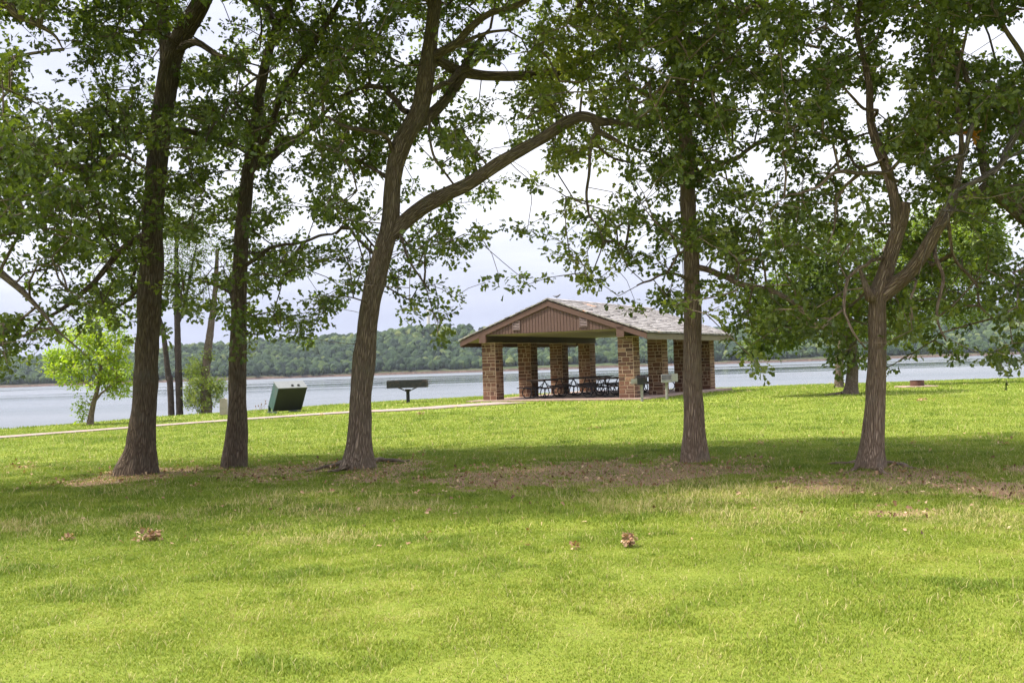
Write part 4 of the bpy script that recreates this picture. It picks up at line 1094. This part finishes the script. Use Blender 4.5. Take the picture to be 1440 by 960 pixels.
def stone_column(r, wd=0.62):
    """mortar core with irregular coursed stones set a little proud of it"""
    V, Fq, mi, A = [], [], [], []
    def box(lo, hi, mat, a):
        x0, y0, z0 = lo; x1, y1, z1 = hi; b = len(V)
        V.extend([(x0, y0, z0), (x1, y0, z0), (x1, y1, z0), (x0, y1, z0), (x0, y0, z1), (x1, y0, z1), (x1, y1, z1), (x0, y1, z1)]); A.extend([a] * 8)
        for f in [(0, 3, 2, 1), (4, 5, 6, 7), (0, 1, 5, 4), (1, 2, 6, 5), (2, 3, 7, 6), (3, 0, 4, 7)]: Fq.append([b + k for k in f]); mi.append(mat)
    h = wd / 2
    box((-h, -h, 0), (h, h, HB), 1, .5)
    for side in range(4):
        z = 0.015
        while z < HB - 0.06:
            ch = min(r.uniform(0.12, 0.20), HB - z - 0.012); u = -h + 0.004 - r.uniform(0, .01)
            while u < h - 0.03:
                L_ = r.uniform(0.14, 0.42)
                if u + L_ > h - 0.07: L_ = h - u + r.uniform(-.004, .012)
                zz1 = z + ch - 0.026; d = r.uniform(0.006, 0.018); a = float(np.clip(r.normal(0.5, 0.17), 0, 1))
                sub = [(z, zz1)] if not (ch > 0.165 and r.random() < 0.4) else [(z, z + ch * .45), (z + ch * .45 + 0.03, zz1)]
                for (za, zb) in sub:
                    u0, u1 = u, u + L_ - 0.026
                    t = 0.012
                    P8 = [(u0, -h + .002, za), (u1, -h + .002, za), (u1, -h + .002, zb), (u0, -h + .002, zb), (u0 + t, -h - d, za + t * r.uniform(.4, 1.2)), (u1 - t, -h - d, za + t * .7), (u1 - t, -h - d, zb - t * .8), (u0 + t, -h - d, zb - t * r.uniform(.4, 1.2))]
                    b = len(V); rot = [(1, 0, 0, 1), (0, -1, 1, 0), (-1, 0, 0, -1), (0, 1, -1, 0)][side]
                    for (x, y, zc) in P8: V.append((rot[0] * x + rot[1] * y, rot[2] * x + rot[3] * y, zc)); A.append(a)
                    for f in [(4, 5, 6, 7), (0, 1, 5, 4), (1, 2, 6, 5), (2, 3, 7, 6), (3, 0, 4, 7)]: Fq.append([b + k for k in f]); mi.append(0)
                u += L_
            z += ch
    return np.array(V), np.array(Fq), mi, np.array(A)


r = np.random.default_rng(21)
for side in (0, 1):
    for k in range(4):
        V, Fq, mi, A = stone_column(r)
        o = np_mesh('column', V, Fq, [M['stone'], M['mortar']], pav, False, {'var': ('FLOAT', A)}, mi)
        o.location = (side * Wd, k * PAV['s'], 0)
mb = MB(); mb.box((-0.75, -0.95, -0.32), (Wd + 0.85, Ln + 1.15, 0.0)); mb.build('floor_slab', M['slab'], pav)
for side in (0, 1):      # long beams on the columns, brown end boards at the gable
    x0 = side * Wd
    mb = MB(); mb.box((x0 - 0.11, -V0_ + 0.10, HB), (x0 + 0.11, Ln + V1_ - 0.1, HB + 0.262)); mb.build('beam', M['darkbeam'], pav)
    mb = MB(); mb.box((x0 - 0.15, -V0_ - 0.03, HB - 0.02), (x0 + 0.15, -V0_ + 0.098, HB + 0.36)); mb.build('beam_end', M['brownwood'], pav)
# gable siding (front and rear): vertical boards
def roof_h(u, drop=0.0):
    return HR - sl * abs(u - Wd / 2) - drop
for vv, d_ in ((-V0_ + 0.02, 1), (Ln + V1_ - 0.06, 1)):
    mb = MB(); bw = 0.135; u = -0.02
    hb = HB + 0.292
    while u < Wd + 0.02:
        u1 = u + bw - 0.022
        for (a, b, f) in ((u, u1, 0.0), (u1, u + bw, 0.014)):
            ta, tb = roof_h(a, 0.10), roof_h(b, 0.10)
            if max(ta, tb) > hb + 0.01:
                ta = max(ta, hb + .005); tb = max(tb, hb + .005)
                y0, y1 = vv + f, vv + 0.04
                mb.hexa([(a, y0, hb), (b, y0, hb), (b, y1, hb), (a, y1, hb), (a, y0, ta), (b, y0, tb), (b, y1, tb), (a, y1, ta)])
        u += bw
    g_ = mb.build('gable_panel', M['siding'], pav)
    if vv < 0:
        for uc in (1.55, Wd - 1.5):
            mb = MB(); w_, h_ = 0.17, 0.19; zc = 2.93
            mb.box((uc - w_, vv - 0.03, zc - h_), (uc - w_ + .03, vv - 0.002, zc + h_)); mb.box((uc + w_ - .03, vv - 0.03, zc - h_), (uc + w_, vv - 0.002, zc + h_))
            mb.box((uc - w_ + .03, vv - 0.03, zc + h_ - .03), (uc + w_ - .03, vv - 0.002, zc + h_)); mb.box((uc - w_ + .03, vv - 0.03, zc - h_), (uc + w_ - .03, vv - 0.002, zc - h_ + .03))
            for k in range(5):
                z0 = zc - h_ + 0.05 + k * 0.06
                mb.hexa([(uc - w_ + .03, vv - .028, z0), (uc + w_ - .03, vv - .028, z0), (uc + w_ - .03, vv - .004, z0 + .03), (uc - w_ + .03, vv - .004, z0 + .03),
                         (uc - w_ + .03, vv - .028, z0 + .012), (uc + w_ - .03, vv - .028, z0 + .012), (uc + w_ - .03, vv - .004, z0 + .042), (uc - w_ + .03, vv - .004, z0 + .042)])
            mb.build('vent', M['ventm'], g_)
# flat ceiling + sloping soffit under the roof
mb = MB(); mb.box((0.115, -V0_ + 0.065, HB + 0.264), (Wd - 0.115, Ln + V1_ - 0.07, HB + 0.288)); mb.build('ceiling', M['ceiling'], pav)
mb = MB()
for s_ in (-1, 1):
    ue = Wd / 2 + s_ * (Wd / 2 + EO - 0.04)
    c8 = []
    for dz in (0.125, 0.06):
        for (u, v) in ((Wd / 2, -V0_ + .066), (ue, -V0_ + .066), (ue, Ln + V1_ - .066), (Wd / 2, Ln + V1_ - .066)):
            c8.append((u, v, roof_h(u, dz)))
    if s_ < 0: c8 = [c8[k] for k in (1, 0, 3, 2, 5, 4, 7, 6)]
    mb.hexa(c8)
mb.build('soffit', M['ceiling'], pav)
# rakes and eave fascia
for v0 in (-V0_ - 0.03, Ln + V1_ + 0.0):
    mb = MB()
    for s_ in (-1, 1):
        ue = Wd / 2 + s_ * (Wd / 2 + EO)
        a, b = (Wd / 2, ue) if s_ > 0 else (ue, Wd / 2)
        mb.hexa([(a, v0, roof_h(a, .25)), (b, v0, roof_h(b, .25)), (b, v0 + .045, roof_h(b, .25)), (a, v0 + .045, roof_h(a, .25)), (a, v0, roof_h(a, .04)), (b, v0, roof_h(b, .04)), (b, v0 + .045, roof_h(b, .04)), (a, v0 + .045, roof_h(a, .04))])
    mb.build('rake_board', M['brownwood'], pav)
for s_ in (-1, 1):
    ue = Wd / 2 + s_ * (Wd / 2 + EO); u0, u1 = sorted((ue - s_ * .002, ue - s_ * .042))
    mb = MB(); mb.box((u0, -V0_ + .018, HE - .27), (u1, Ln + V1_ - .003, HE - .045)); mb.build('eave_board', simple('olive_fascia', (0.14, 0.11, 0.065), 0.75, 0, .1, 6) if s_ > 0 else M['brownwood'], pav)
# shake roof
roof_parts = MB()
cosl = 1 / math.sqrt(1 + sl * sl); SL = (Wd / 2 + EO + 0.05) / cosl
ex = 0.26; nr = int(SL / ex) + 1
for s_ in (-1, 1):
    for k in range(nr):
        t0 = SL - (k + 1) * ex * SL / (nr * ex); t1 = SL - k * ex * SL / (nr * ex) + 0.0
        v = -V0_ - 0.06
        while v < Ln + V1_ + 0.04:
            w_ = r.uniform(0.10, 0.30); ve = min(v + w_ - 0.008, Ln + V1_ + 0.06)
            jt = r.uniform(-0.02, 0.02); th_ = r.uniform(0.045, 0.062); ta, tb = max(t0 - 0.03, 0), t1 + jt
            if r.random() < 0.03: th_ += 0.03
            a = float(np.clip(r.normal(0.58, 0.15), 0, 0.97))
            if s_ > 0 and k in (nr - 2, nr - 3) and 1.7 < v < 2.1: a = 1.0
            def pt(t, v_, up): return (Wd / 2 + s_ * t * cosl, v_, HR + .03 - t * cosl * sl + up)
            c8 = [pt(ta, v, -.01), pt(tb, v, -.035), pt(tb, ve, -.035), pt(ta, ve, -.01), pt(ta, v, .006), pt(tb, v, th_ - .02), pt(tb, ve, th_ - .02), pt(ta, ve, .006)]
            if s_ < 0: c8 = [c8[q_] for q_ in (1, 0, 3, 2, 5, 4, 7, 6)]
            roof_parts.hexa(c8, a); v += w_
rf = roof_parts.build('roof', M['shake'], pav)
mb = MB(); v = -V0_ - 0.05
while v < Ln + V1_ - .05:
    for s_ in (-1, 1):
        c8 = [(Wd / 2 + s_ * t, vv, HR + .05 - abs(t) * sl + up) for up in (0, .022) for (t, vv) in ((0, v), (.16, v), (.16, v + .3), (0, v + .3))]
        if s_ < 0: c8 = [c8[q_] for q_ in (1, 0, 3, 2, 5, 4, 7, 6)]
        mb.hexa(c8, float(r.uniform(.3, .8)))
    v += .31
mb.build('ridge_cap', M['shake'], rf)
# bird on the ridge
M['bird'] = simple('dark_feathers', (0.03, 0.025, 0.025), 0.6, 0, .2, 30)
bq = np.array(pav.matrix_world.translation) if False else None
def pav_pt(u, v, h):
    q_ = np.array([PAV['x'], PAV['y']]) + dw * u + dl * v; return np.array([q_[0], q_[1], PZ + h])
bp_ = pav_pt(Wd / 2, 0.05, HR + .07)
mb = MB()
mb.tube([(-.17, 0, .13), (-.10, 0, .10), (-.02, 0, .085), (.06, 0, .10), (.10, 0, .13), (.125, 0, .155), (.15, 0, .16), (.18, 0, .155)], [.004, .018, .034, .036, .026, .022, .012, .002], 10)
mb.tube([(0.0, .012, .06), (0.005, .012, 0)], .003, 6); mb.tube([(0.0, -.012, .06), (0.005, -.012, 0)], .003, 6)
bo = mb.build('bird', M['bird'], None, True); bo.location = bp_; bo.rotation_euler = (0, 0, -.3); tag(bo, 'small dark bird perched on the shelter roof ridge', 'bird')

# ------------------------------------------------------------------ picnic tables
M['tabletop'] = simple('table_plank', (0.075, 0.05, 0.042), 0.7, 0, .25, 9)
M['tubeblack'] = simple('black_tube', (0.018, 0.018, 0.02), 0.45, 0.3, .2, 30)


def arc(cx_, cz, r_, a0, a1, y, n=14):
    a = np.linspace(a0, a1, n); return np.column_stack([cx_ + r_ * np.cos(a), np.full(n, y), cz + r_ * np.sin(a)])


def make_table():
    e_ = empty('picnic_table', (0, 0, 0)); L_ = 1.85
    mb = MB()
    for k in range(5): mb.bbox((-.365 + k * .148, -L_ / 2, .72), (-.365 + k * .148 + .14, L_ / 2, .76), .006)
    mb.build('tabletop', M['tabletop'], e_)
    for s_ in (-1, 1):
        mb = MB()
        for k in range(2): x = s_ * .68 + (k - 1) * .135; mb.bbox((x + .003, -L_ / 2, .42), (x + .130, L_ / 2, .455), .006)
        mb.build('bench_seat', M['tabletop'], e_)
    for yy in (-.62, .62):
        mb = MB()
        for s_ in (-1, 1):
            a = np.array([(s_ * .30, yy, .715), (s_ * .16, yy, .40), (s_ * .10, yy, .20), (s_ * .14, yy, .08), (s_ * .26, yy, .03)])
            loop = np.array([(s_ * (.50 + .21 * math.cos(t)), yy, .235 + .205 * math.sin(t)) for t in np.linspace(-math.pi / 2 - .4, math.pi * 1.3, 20)])
            mb.tube(np.vstack([catmull(a, .08), loop]), .022, 8)
            mb.tube([(s_ * .52, yy, .415), (s_ * .80, yy, .415)], .02, 8)
        mb.tube([(-.5, yy, .40), (.5, yy, .40)], .018, 8); mb.tube([(-.33, yy, .705), (.33, yy, .705)], .018, 8)
        mb.build('frame', M['tubeblack'], e_)
    mb = MB(); mb.tube([(0, -.62, .40), (0, 0, .66), (0, .62, .40)], .014, 6); mb.build('brace', M['tubeblack'], e_)
    return e_


t0 = make_table()
TL = {(0, 0): 'picnic table at the open gable end, beside the leftmost stone columns', (0, 1): 'middle picnic table of the row along the lake side of the shelter',
      (0, 2): 'farthest picnic table of the row along the lake side of the shelter', (1, 0): 'front picnic table of the right row, partly behind the near right column',
      (1, 1): 'middle picnic table of the right row, seen behind the galvanised grill', (1, 2): 'last picnic table of the right row, hidden behind the straight oak'}
for (a, b), lab in TL.items():
    o = t0 if (a, b) == (0, 0) else copy_tree(t0)
    pt = pav_pt(1.75 + a * 2.55, 1.15 + b * 2.75 + a * .3, 0.0)
    o.location = pt; o.rotation_euler = (0, 0, -PAV['th'] + (0.02, -.015)[b % 2]); tag(o, lab, 'picnic table', 'picnic tables under the shelter roof')

# ------------------------------------------------------------------ grills
M['soot'] = simple('sooty_steel', (0.022, 0.022, 0.022), 0.6, 0.3, .3, 14, .3, (0.08, 0.05, 0.035))
M['galv'] = simple('galvanised_steel', (0.28, 0.275, 0.25), 0.5, 0.35, .15, 10, .2)
M['galv2'] = simple('worn_grey_steel', (0.28, 0.265, 0.23), 0.6, 0.25, .2, 10, .2, (0.22, 0.17, 0.12))


def pedestal_grill(loc, rz, body, post, label, lid):
    e_ = empty('pedestal_grill', loc, rz); tag(e_, label, 'grill', 'pedestal grills beside the shelter')
    mb = MB(); mb.tube([(0, 0, -.2), (0, 0, .62)], .05, 16); mb.build('post', post, e_)
    mb = MB(); t = .012; w_, d_ = .18, .17; z0, z1 = .62, .92
    mb.box((-w_, -d_, z0), (w_, d_, z0 + t)); mb.box((-w_, d_ - t, z0 + t), (w_, d_, z1)); mb.box((-w_, -d_, z0 + t), (-w_ + t, d_ - t, z1)); mb.box((w_ - t, -d_, z0 + t), (w_, d_ - t, z1))
    mb.box((-w_ + t, -d_, z0 + t), (w_ - t, -d_ + t, z0 + (.10 if lid else .2)))
    mb.box((-.07, -.07, .60), (.07, .07, z0 - .002)); mb.build('firebox', body, e_)
    mb = MB()
    for k in range(12): x = -w_ + .035 + k * .04; mb.tube([(x, -d_ - .03, z1 - .06), (x, d_ - .03, z1 - .06)], .007, 6)
    mb.tube([(-w_ + .03, -d_ - .03, z1 - .06), (w_ - .03, -d_ - .03, z1 - .06)], .009, 6); mb.build('cooking_grate', M['soot'], e_)
    mb = MB()
    for s_ in (-1, 1): mb.tube([(s_ * .16, -d_ - .03, z1 - .06), (s_ * .16, -d_ - .12, z1 - .05), (s_ * .16, -d_ - .20, z1 - .05)], .012, 6)
    mb.build('handle', M['soot'], e_)
    if lid:
        mb = MB(); mb.box((w_ + .002, -.2, z0 + .02), (w_ + .23, -.185, z1 + .02)); mb.build('side_plate', body, e_)
    else:
        mb = MB(); mb.box((-w_ - .22, -.16, z0 + .05), (-w_ - .002, .16, z0 + .07)); mb.box((-w_ - .22, -.175, z0 + .02), (-w_ - .002, -.162, z0 + .20)); mb.build('side_shelf', M['galv2'], e_)
    return e_


G1 = ground_hit(903, 564.5); G2 = ground_hit(938, 561.5)
pedestal_grill(G1, .05, M['soot'], M['galv2'], 'sooty black grill on a grey post in front of the near right column', False)
pedestal_grill(G2, -.1, M['galv'], M['galv2'], 'pale galvanised grill on a grey post, right of the black one', True)
G3 = ground_hit(574, 566)
e_ = empty('group_grill', G3, -.02); tag(e_, 'long black group grill on a single post by the footpath', 'grill')
sc_ = G3[1] / F; w_ = 28 * sc_; zt = 31 * sc_; th_ = 10 * sc_
mb = MB(); mb.bbox((-w_, -.38, zt - th_), (w_, .38, zt - th_ + .02), .004); mb.box((-w_, -.38, zt - th_ + .022), (w_, -.365, zt)); mb.box((-w_, .365, zt - th_ + .022), (w_, .38, zt - .002))
mb.box((-w_, -.363, zt - th_ + .022), (-w_ + .015, .363, zt - .001)); mb.box((w_ - .015, -.363, zt - th_ + .022), (w_, .363, zt - .001)); mb.build('firebox', M['soot'], e_)
mb = MB()
for k in range(30): x = -w_ + .05 + k * (2 * w_ - .1) / 29; mb.tube([(x, -.34, zt + .012), (x, .34, zt + .012)], .009, 6)
mb.tube([(-w_ + .03, -.34, zt + .012), (w_ - .03, -.34, zt + .012)], .011, 6); mb.tube([(-w_ + .03, .34, zt + .012), (w_ - .03, .34, zt + .012)], .011, 6)
mb.build('cooking_grate', M['soot'], e_)
for z_ in (zt - .06, zt - .16):
    mb = MB(); mb.tube([(w_, -.2, z_), (w_ + .1, -.2, z_), (w_ + .16, -.2, z_ + .02)], .016, 8); mb.build('handle', M['soot'], e_)
mb = MB(); zb = zt - th_ - .003
for s_ in (-1, 1):
    mb.hexa([(s_ * .05, -.06, zb - .14), (s_ * .10, -.06, zb - .14), (s_ * .10, .06, zb - .14), (s_ * .05, .06, zb - .14), (s_ * .30, -.06, zb), (s_ * .42, -.06, zb), (s_ * .42, .06, zb), (s_ * .30, .06, zb)] if s_ > 0 else
            [(-.10, -.06, zb - .14), (-.05, -.06, zb - .14), (-.05, .06, zb - .14), (-.10, .06, zb - .14), (-.42, -.06, zb), (-.30, -.06, zb), (-.30, .06, zb), (-.42, .06, zb)])
mb.box((-.12, -.055, zb - .15), (.12, .055, zb - .06)); mb.build('bracket', M['soot'], e_)
mb = MB(); mb.tube([(0, 0, -.2), (0, 0, zb - .13)], .075, 16); mb.build('post', M['soot'], e_)
KEEP_OUT.append((G3[0], G3[1], .1))

# ------------------------------------------------------------------ slanted green bin
B0 = ground_hit(404, 579.5); sc_ = B0[1] / F
M['green'] = simple('dark_green_paint', (0.014, 0.050, 0.034), 0.5, 0.0, .25, 6, .1, (0.05, 0.06, 0.04))
M['greenlid'] = simple('grey_lid', (0.11, 0.115, 0.10), 0.5, 0.0, .15, 6)  # lid greyer and paler than the body
M['shade_knob'] = simple('front_shade_knob_black', (0.007, 0.008, 0.007), 0.6, 0, .2, 8)  # near black for the painted shade of the front, and for the knobs
e_ = empty('waste_container', B0, 0.0); tag(e_, 'dark green slanted metal waste container beside the footpath', 'waste container')
e_.rotation_euler = (0, 0, math.radians(30))
TI = math.radians(24); ROT = np.eye(4); ROT[1, 1] = math.cos(TI); ROT[1, 2] = -math.sin(TI); ROT[2, 1] = math.sin(TI); ROT[2, 2] = math.cos(TI); ROT[2, 3] = .06; ROT[0, 2] = 0.13
bw_, bd_, bh_ = .56, .60, .93
mb = MB(); mb.box((-bw_, 0, 0), (bw_, bd_, bh_), .5, ROT); mb.build('body', M['green'], e_)
mb = MB(); mb.box((-bw_ + .012, -.014, .01), (bw_ - .012, -.002, bh_ - .012), .5, ROT); mb.build('front_shade', M['shade_knob'], e_)  # sheet painted dark for the shade on the downward-facing front
mb = MB(); mb.box((-bw_ - .015, -.02, bh_ + .002), (bw_ + .015, bd_ + .02, bh_ + .03), .5, ROT); ld = mb.build('lid', M['greenlid'], e_)
for x in (.02, .26):
    mb = MB(); a_ = ROT[:3, :3] @ np.array([x, .16, bh_ + .03]) + ROT[:3, 3]; b_ = ROT[:3, :3] @ np.array([x, .16, bh_ + .085]) + ROT[:3, 3]
    mb.tube([a_, b_], [.055, .04], 12); mb.build('knob', M['shade_knob'], ld)
for (xa, xb) in ((-bw_ - .03, -bw_ + .10), (bw_ - .30, bw_ - .12)):
    mb = MB(); mb.box((xa, -.40, -.05), (xb, bd_ + .05, .05)); mb.build('foot', M['green'], e_)
    mb = MB(); mb.box((xa + .02, bd_ - .10, .052), (xb - .02, bd_ - .04, .28)); mb.build('strut', M['green'], e_)
KEEP_OUT.append((B0[0], B0[1] + .3, .55))

# ------------------------------------------------------------------ stone post, fire ring
S0 = ground_hit(315, 583.5); sc_ = S0[1] / F
M['greystone'] = simple('grey_stone', (0.30, 0.26, 0.21), 0.9, 0, .25, 5, .5, (0.2, 0.15, 0.11))
mb = MB(); w_ = 4.8 * sc_; h_ = 24 * sc_
mb.hexa([(-w_, -.13, -.2), (w_, -.13, -.2), (w_, .13, -.2), (-w_, .13, -.2), (-w_ * .95, -.12, h_ * .96), (w_ * .5, -.12, h_), (w_ * .5, .12, h_), (-w_ * .95, .12, h_ * .96)])
mb.hexa([(w_ * .5, -.12, h_ * .0), (w_ * .98, -.125, 0), (w_ * .98, .125, 0), (w_ * .5, .12, 0), (w_ * .5, -.118, h_ * .995), (w_ * .93, -.12, h_ * .93), (w_ * .93, .12, h_ * .93), (w_ * .5, .118, h_ * .995)])
o = mb.build('stone_post', M['greystone']); o.location = S0; tag(o, 'squat grey stone post half hidden behind the second oak trunk', 'post')
R0 = ground_hit(1290, 544); sc_ = R0[1] / F
M['rust'] = simple('rusty_steel', (0.10, 0.045, 0.028), 0.8, 0.2, .35, 9, .3, (0.05, 0.035, 0.03))
e_ = empty('fire_ring', R0); tag(e_, 'rusty brown steel fire ring on a small concrete pad', 'fire ring')
mb = MB(); mb.bbox((-.72, -.65, -.1), (.62, .65, .05), .02); mb.build('pad', M['slab'], e_)
mb = MB(); a = np.linspace(0, 2 * math.pi, 33)[:-1]; rr_ = 9.5 * sc_; hh = .26
prof = [(rr_, .052), (rr_, hh), (rr_ + .012, hh + .012), (rr_ - .03, hh + .012), (rr_ - .02, hh - .01), (rr_ - .02, .052)]
Vr = np.array([[(p0 * math.cos(t), p0 * math.sin(t), p1) for p0, p1 in prof] for t in a]).reshape(-1, 3)
Qr = [[k * 6 + j_, ((k + 1) % 32) * 6 + j_, ((k + 1) % 32) * 6 + j_ + 1, k * 6 + j_ + 1] for k in range(32) for j_ in range(5)]
mb.add(Vr, Qr); mb.build('ring', M['rust'], e_)
KEEP_OUT.append((R0[0], R0[1], .75))


# ------------------------------------------------------------------ fallen leaf clumps, weeds, sticks
def leaf_pile(px, py, wpx, n, label, up=0.05):
    Q_ = ground_hit(px, py); r = np.random.default_rng(int(px)); s = wpx * .72 * Q_[1] / F; up = up * .6
    cen = np.column_stack([r.normal(0, s * .33, n), r.normal(0, s * .25, n), up + r.random(n) * up * 1.3])
    LV, LTi, LA = leaves(cen, np.tile([0, 0, .3], (n, 1)), 5, 0.03, 0.05, r, False, r.random(n))
    o = np_mesh('dead_leaf_clump', LV, LTi, M['dead'], None, False, {'var': ('FLOAT', LA)}); o.location = Q_
    tag(o, label, 'leaf clump', 'dead leaf clumps on the lawn')
leaf_pile(211, 761, 30, 16, 'brown dead leaf clump on the near left lawn below the thick oak')
leaf_pile(885, 771, 20, 14, 'rounded clump of tan dead leaves on the near lawn right of centre', .07)
leaf_pile(93, 761, 18, 6, 'flat scatter of pale dead leaves near the left edge of the lawn', .02)
leaf_pile(808, 773, 7, 3, 'single curled tan leaf on the near lawn right of centre', .04)
leaf_pile(1300, 564, 28, 14, 'dead leaf and twig heap on the grass in front of the fire ring', .05)
leaf_pile(592, 584, 18, 8, 'small brown weeds clump beside the footpath below the long black grill', .06)
leaf_pile(452, 585, 10, 5, 'tiny brown clump beside the footpath just left of the leaning oak', .06)
leaf_pile(1410, 626, 16, 5, 'dead leaves lying in the shade near the right edge of the lawn', .03)
leaf_pile(1284, 625, 10, 4, 'few dead leaves lying right of the forked oak trunk', .03)
leaf_pile(273, 685, 12, 4, 'few pale leaves on shaded grass between the two left oaks', .02)
leaf_pile(1068, 626, 8, 3, 'pair of tan leaves on the grass right of the straight oak', .03)
leaf_pile(840, 603, 16, 5, 'brown specks of leaf litter on sunny grass in front of the shelter', .03)
# scattered loose leaves on the bare earth: nobody could count them
n = 4200
xx = rng.uniform(-10, 11, n * 6); yy = rng.uniform(9, 21, n * 6); dm = dirt_mask(xx, yy); kp = rng.random(n * 6) < dm * .5 + .03
xx, yy = xx[kp][:n], yy[kp][:n]
cen = np.column_stack([xx, yy, ground_z(xx, yy) + .022])
LV, LTi, LA = leaves(cen, np.tile([0, 0, 0.0], (len(cen), 1)), 1, 0.012, 0.06, rng, False, rng.random(len(cen)) * .8)
o = np_mesh('leaf_litter', LV, LTi, M['dead'], None, False, {'var': ('FLOAT', LA)}); tag(o, 'thin brown leaf litter scattered on bare earth under the oaks', 'leaf litter', None, 'stuff')
# dead weed by the container
Q_ = ground_hit(368, 578)
mb = MB(); r = np.random.default_rng(4)
for k in range(7):
    b = r.normal(0, .12, 2); t_ = b + r.normal(0, .12, 2) + [.05, 0]; h_ = r.uniform(.15, .42)
    mb.tube([(b[0], b[1], -.02), ((b[0] + t_[0]) / 2, (b[1] + t_[1]) / 2, h_ * .6), (t_[0], t_[1], h_)], [.006, .005, .004], 5)
    mb.tube([(t_[0], t_[1], h_ - .03), (t_[0], t_[1], h_), (t_[0], t_[1], h_ + .05)], [.01, .03, .006], 6)
o = mb.build('dead_weed', simple('dry_stem', (0.16, 0.10, 0.06), .9)); o.location = Q_; tag(o, 'dry brown weed stalks at the bank edge left of the waste container', 'weed')

build_grass()

# ------------------------------------------------------------------ haze
if True:
    m_, q = new_mat('haze_air')
    vol = q('ShaderNodeVolumePrincipled', {'Color': (0.80, 0.88, 1.0, 1), 'Density': 0.00006, 'Anisotropy': 0.2})
    q('ShaderNodeOutputMaterial', {1: vol})
    mb = MB(); mb.box((-3100, -80, -6.5), (3100, 2700, 110)); hz = mb.build('haze', m_); tag(hz, 'thin pale haze over the lake', None, None, 'stuff')
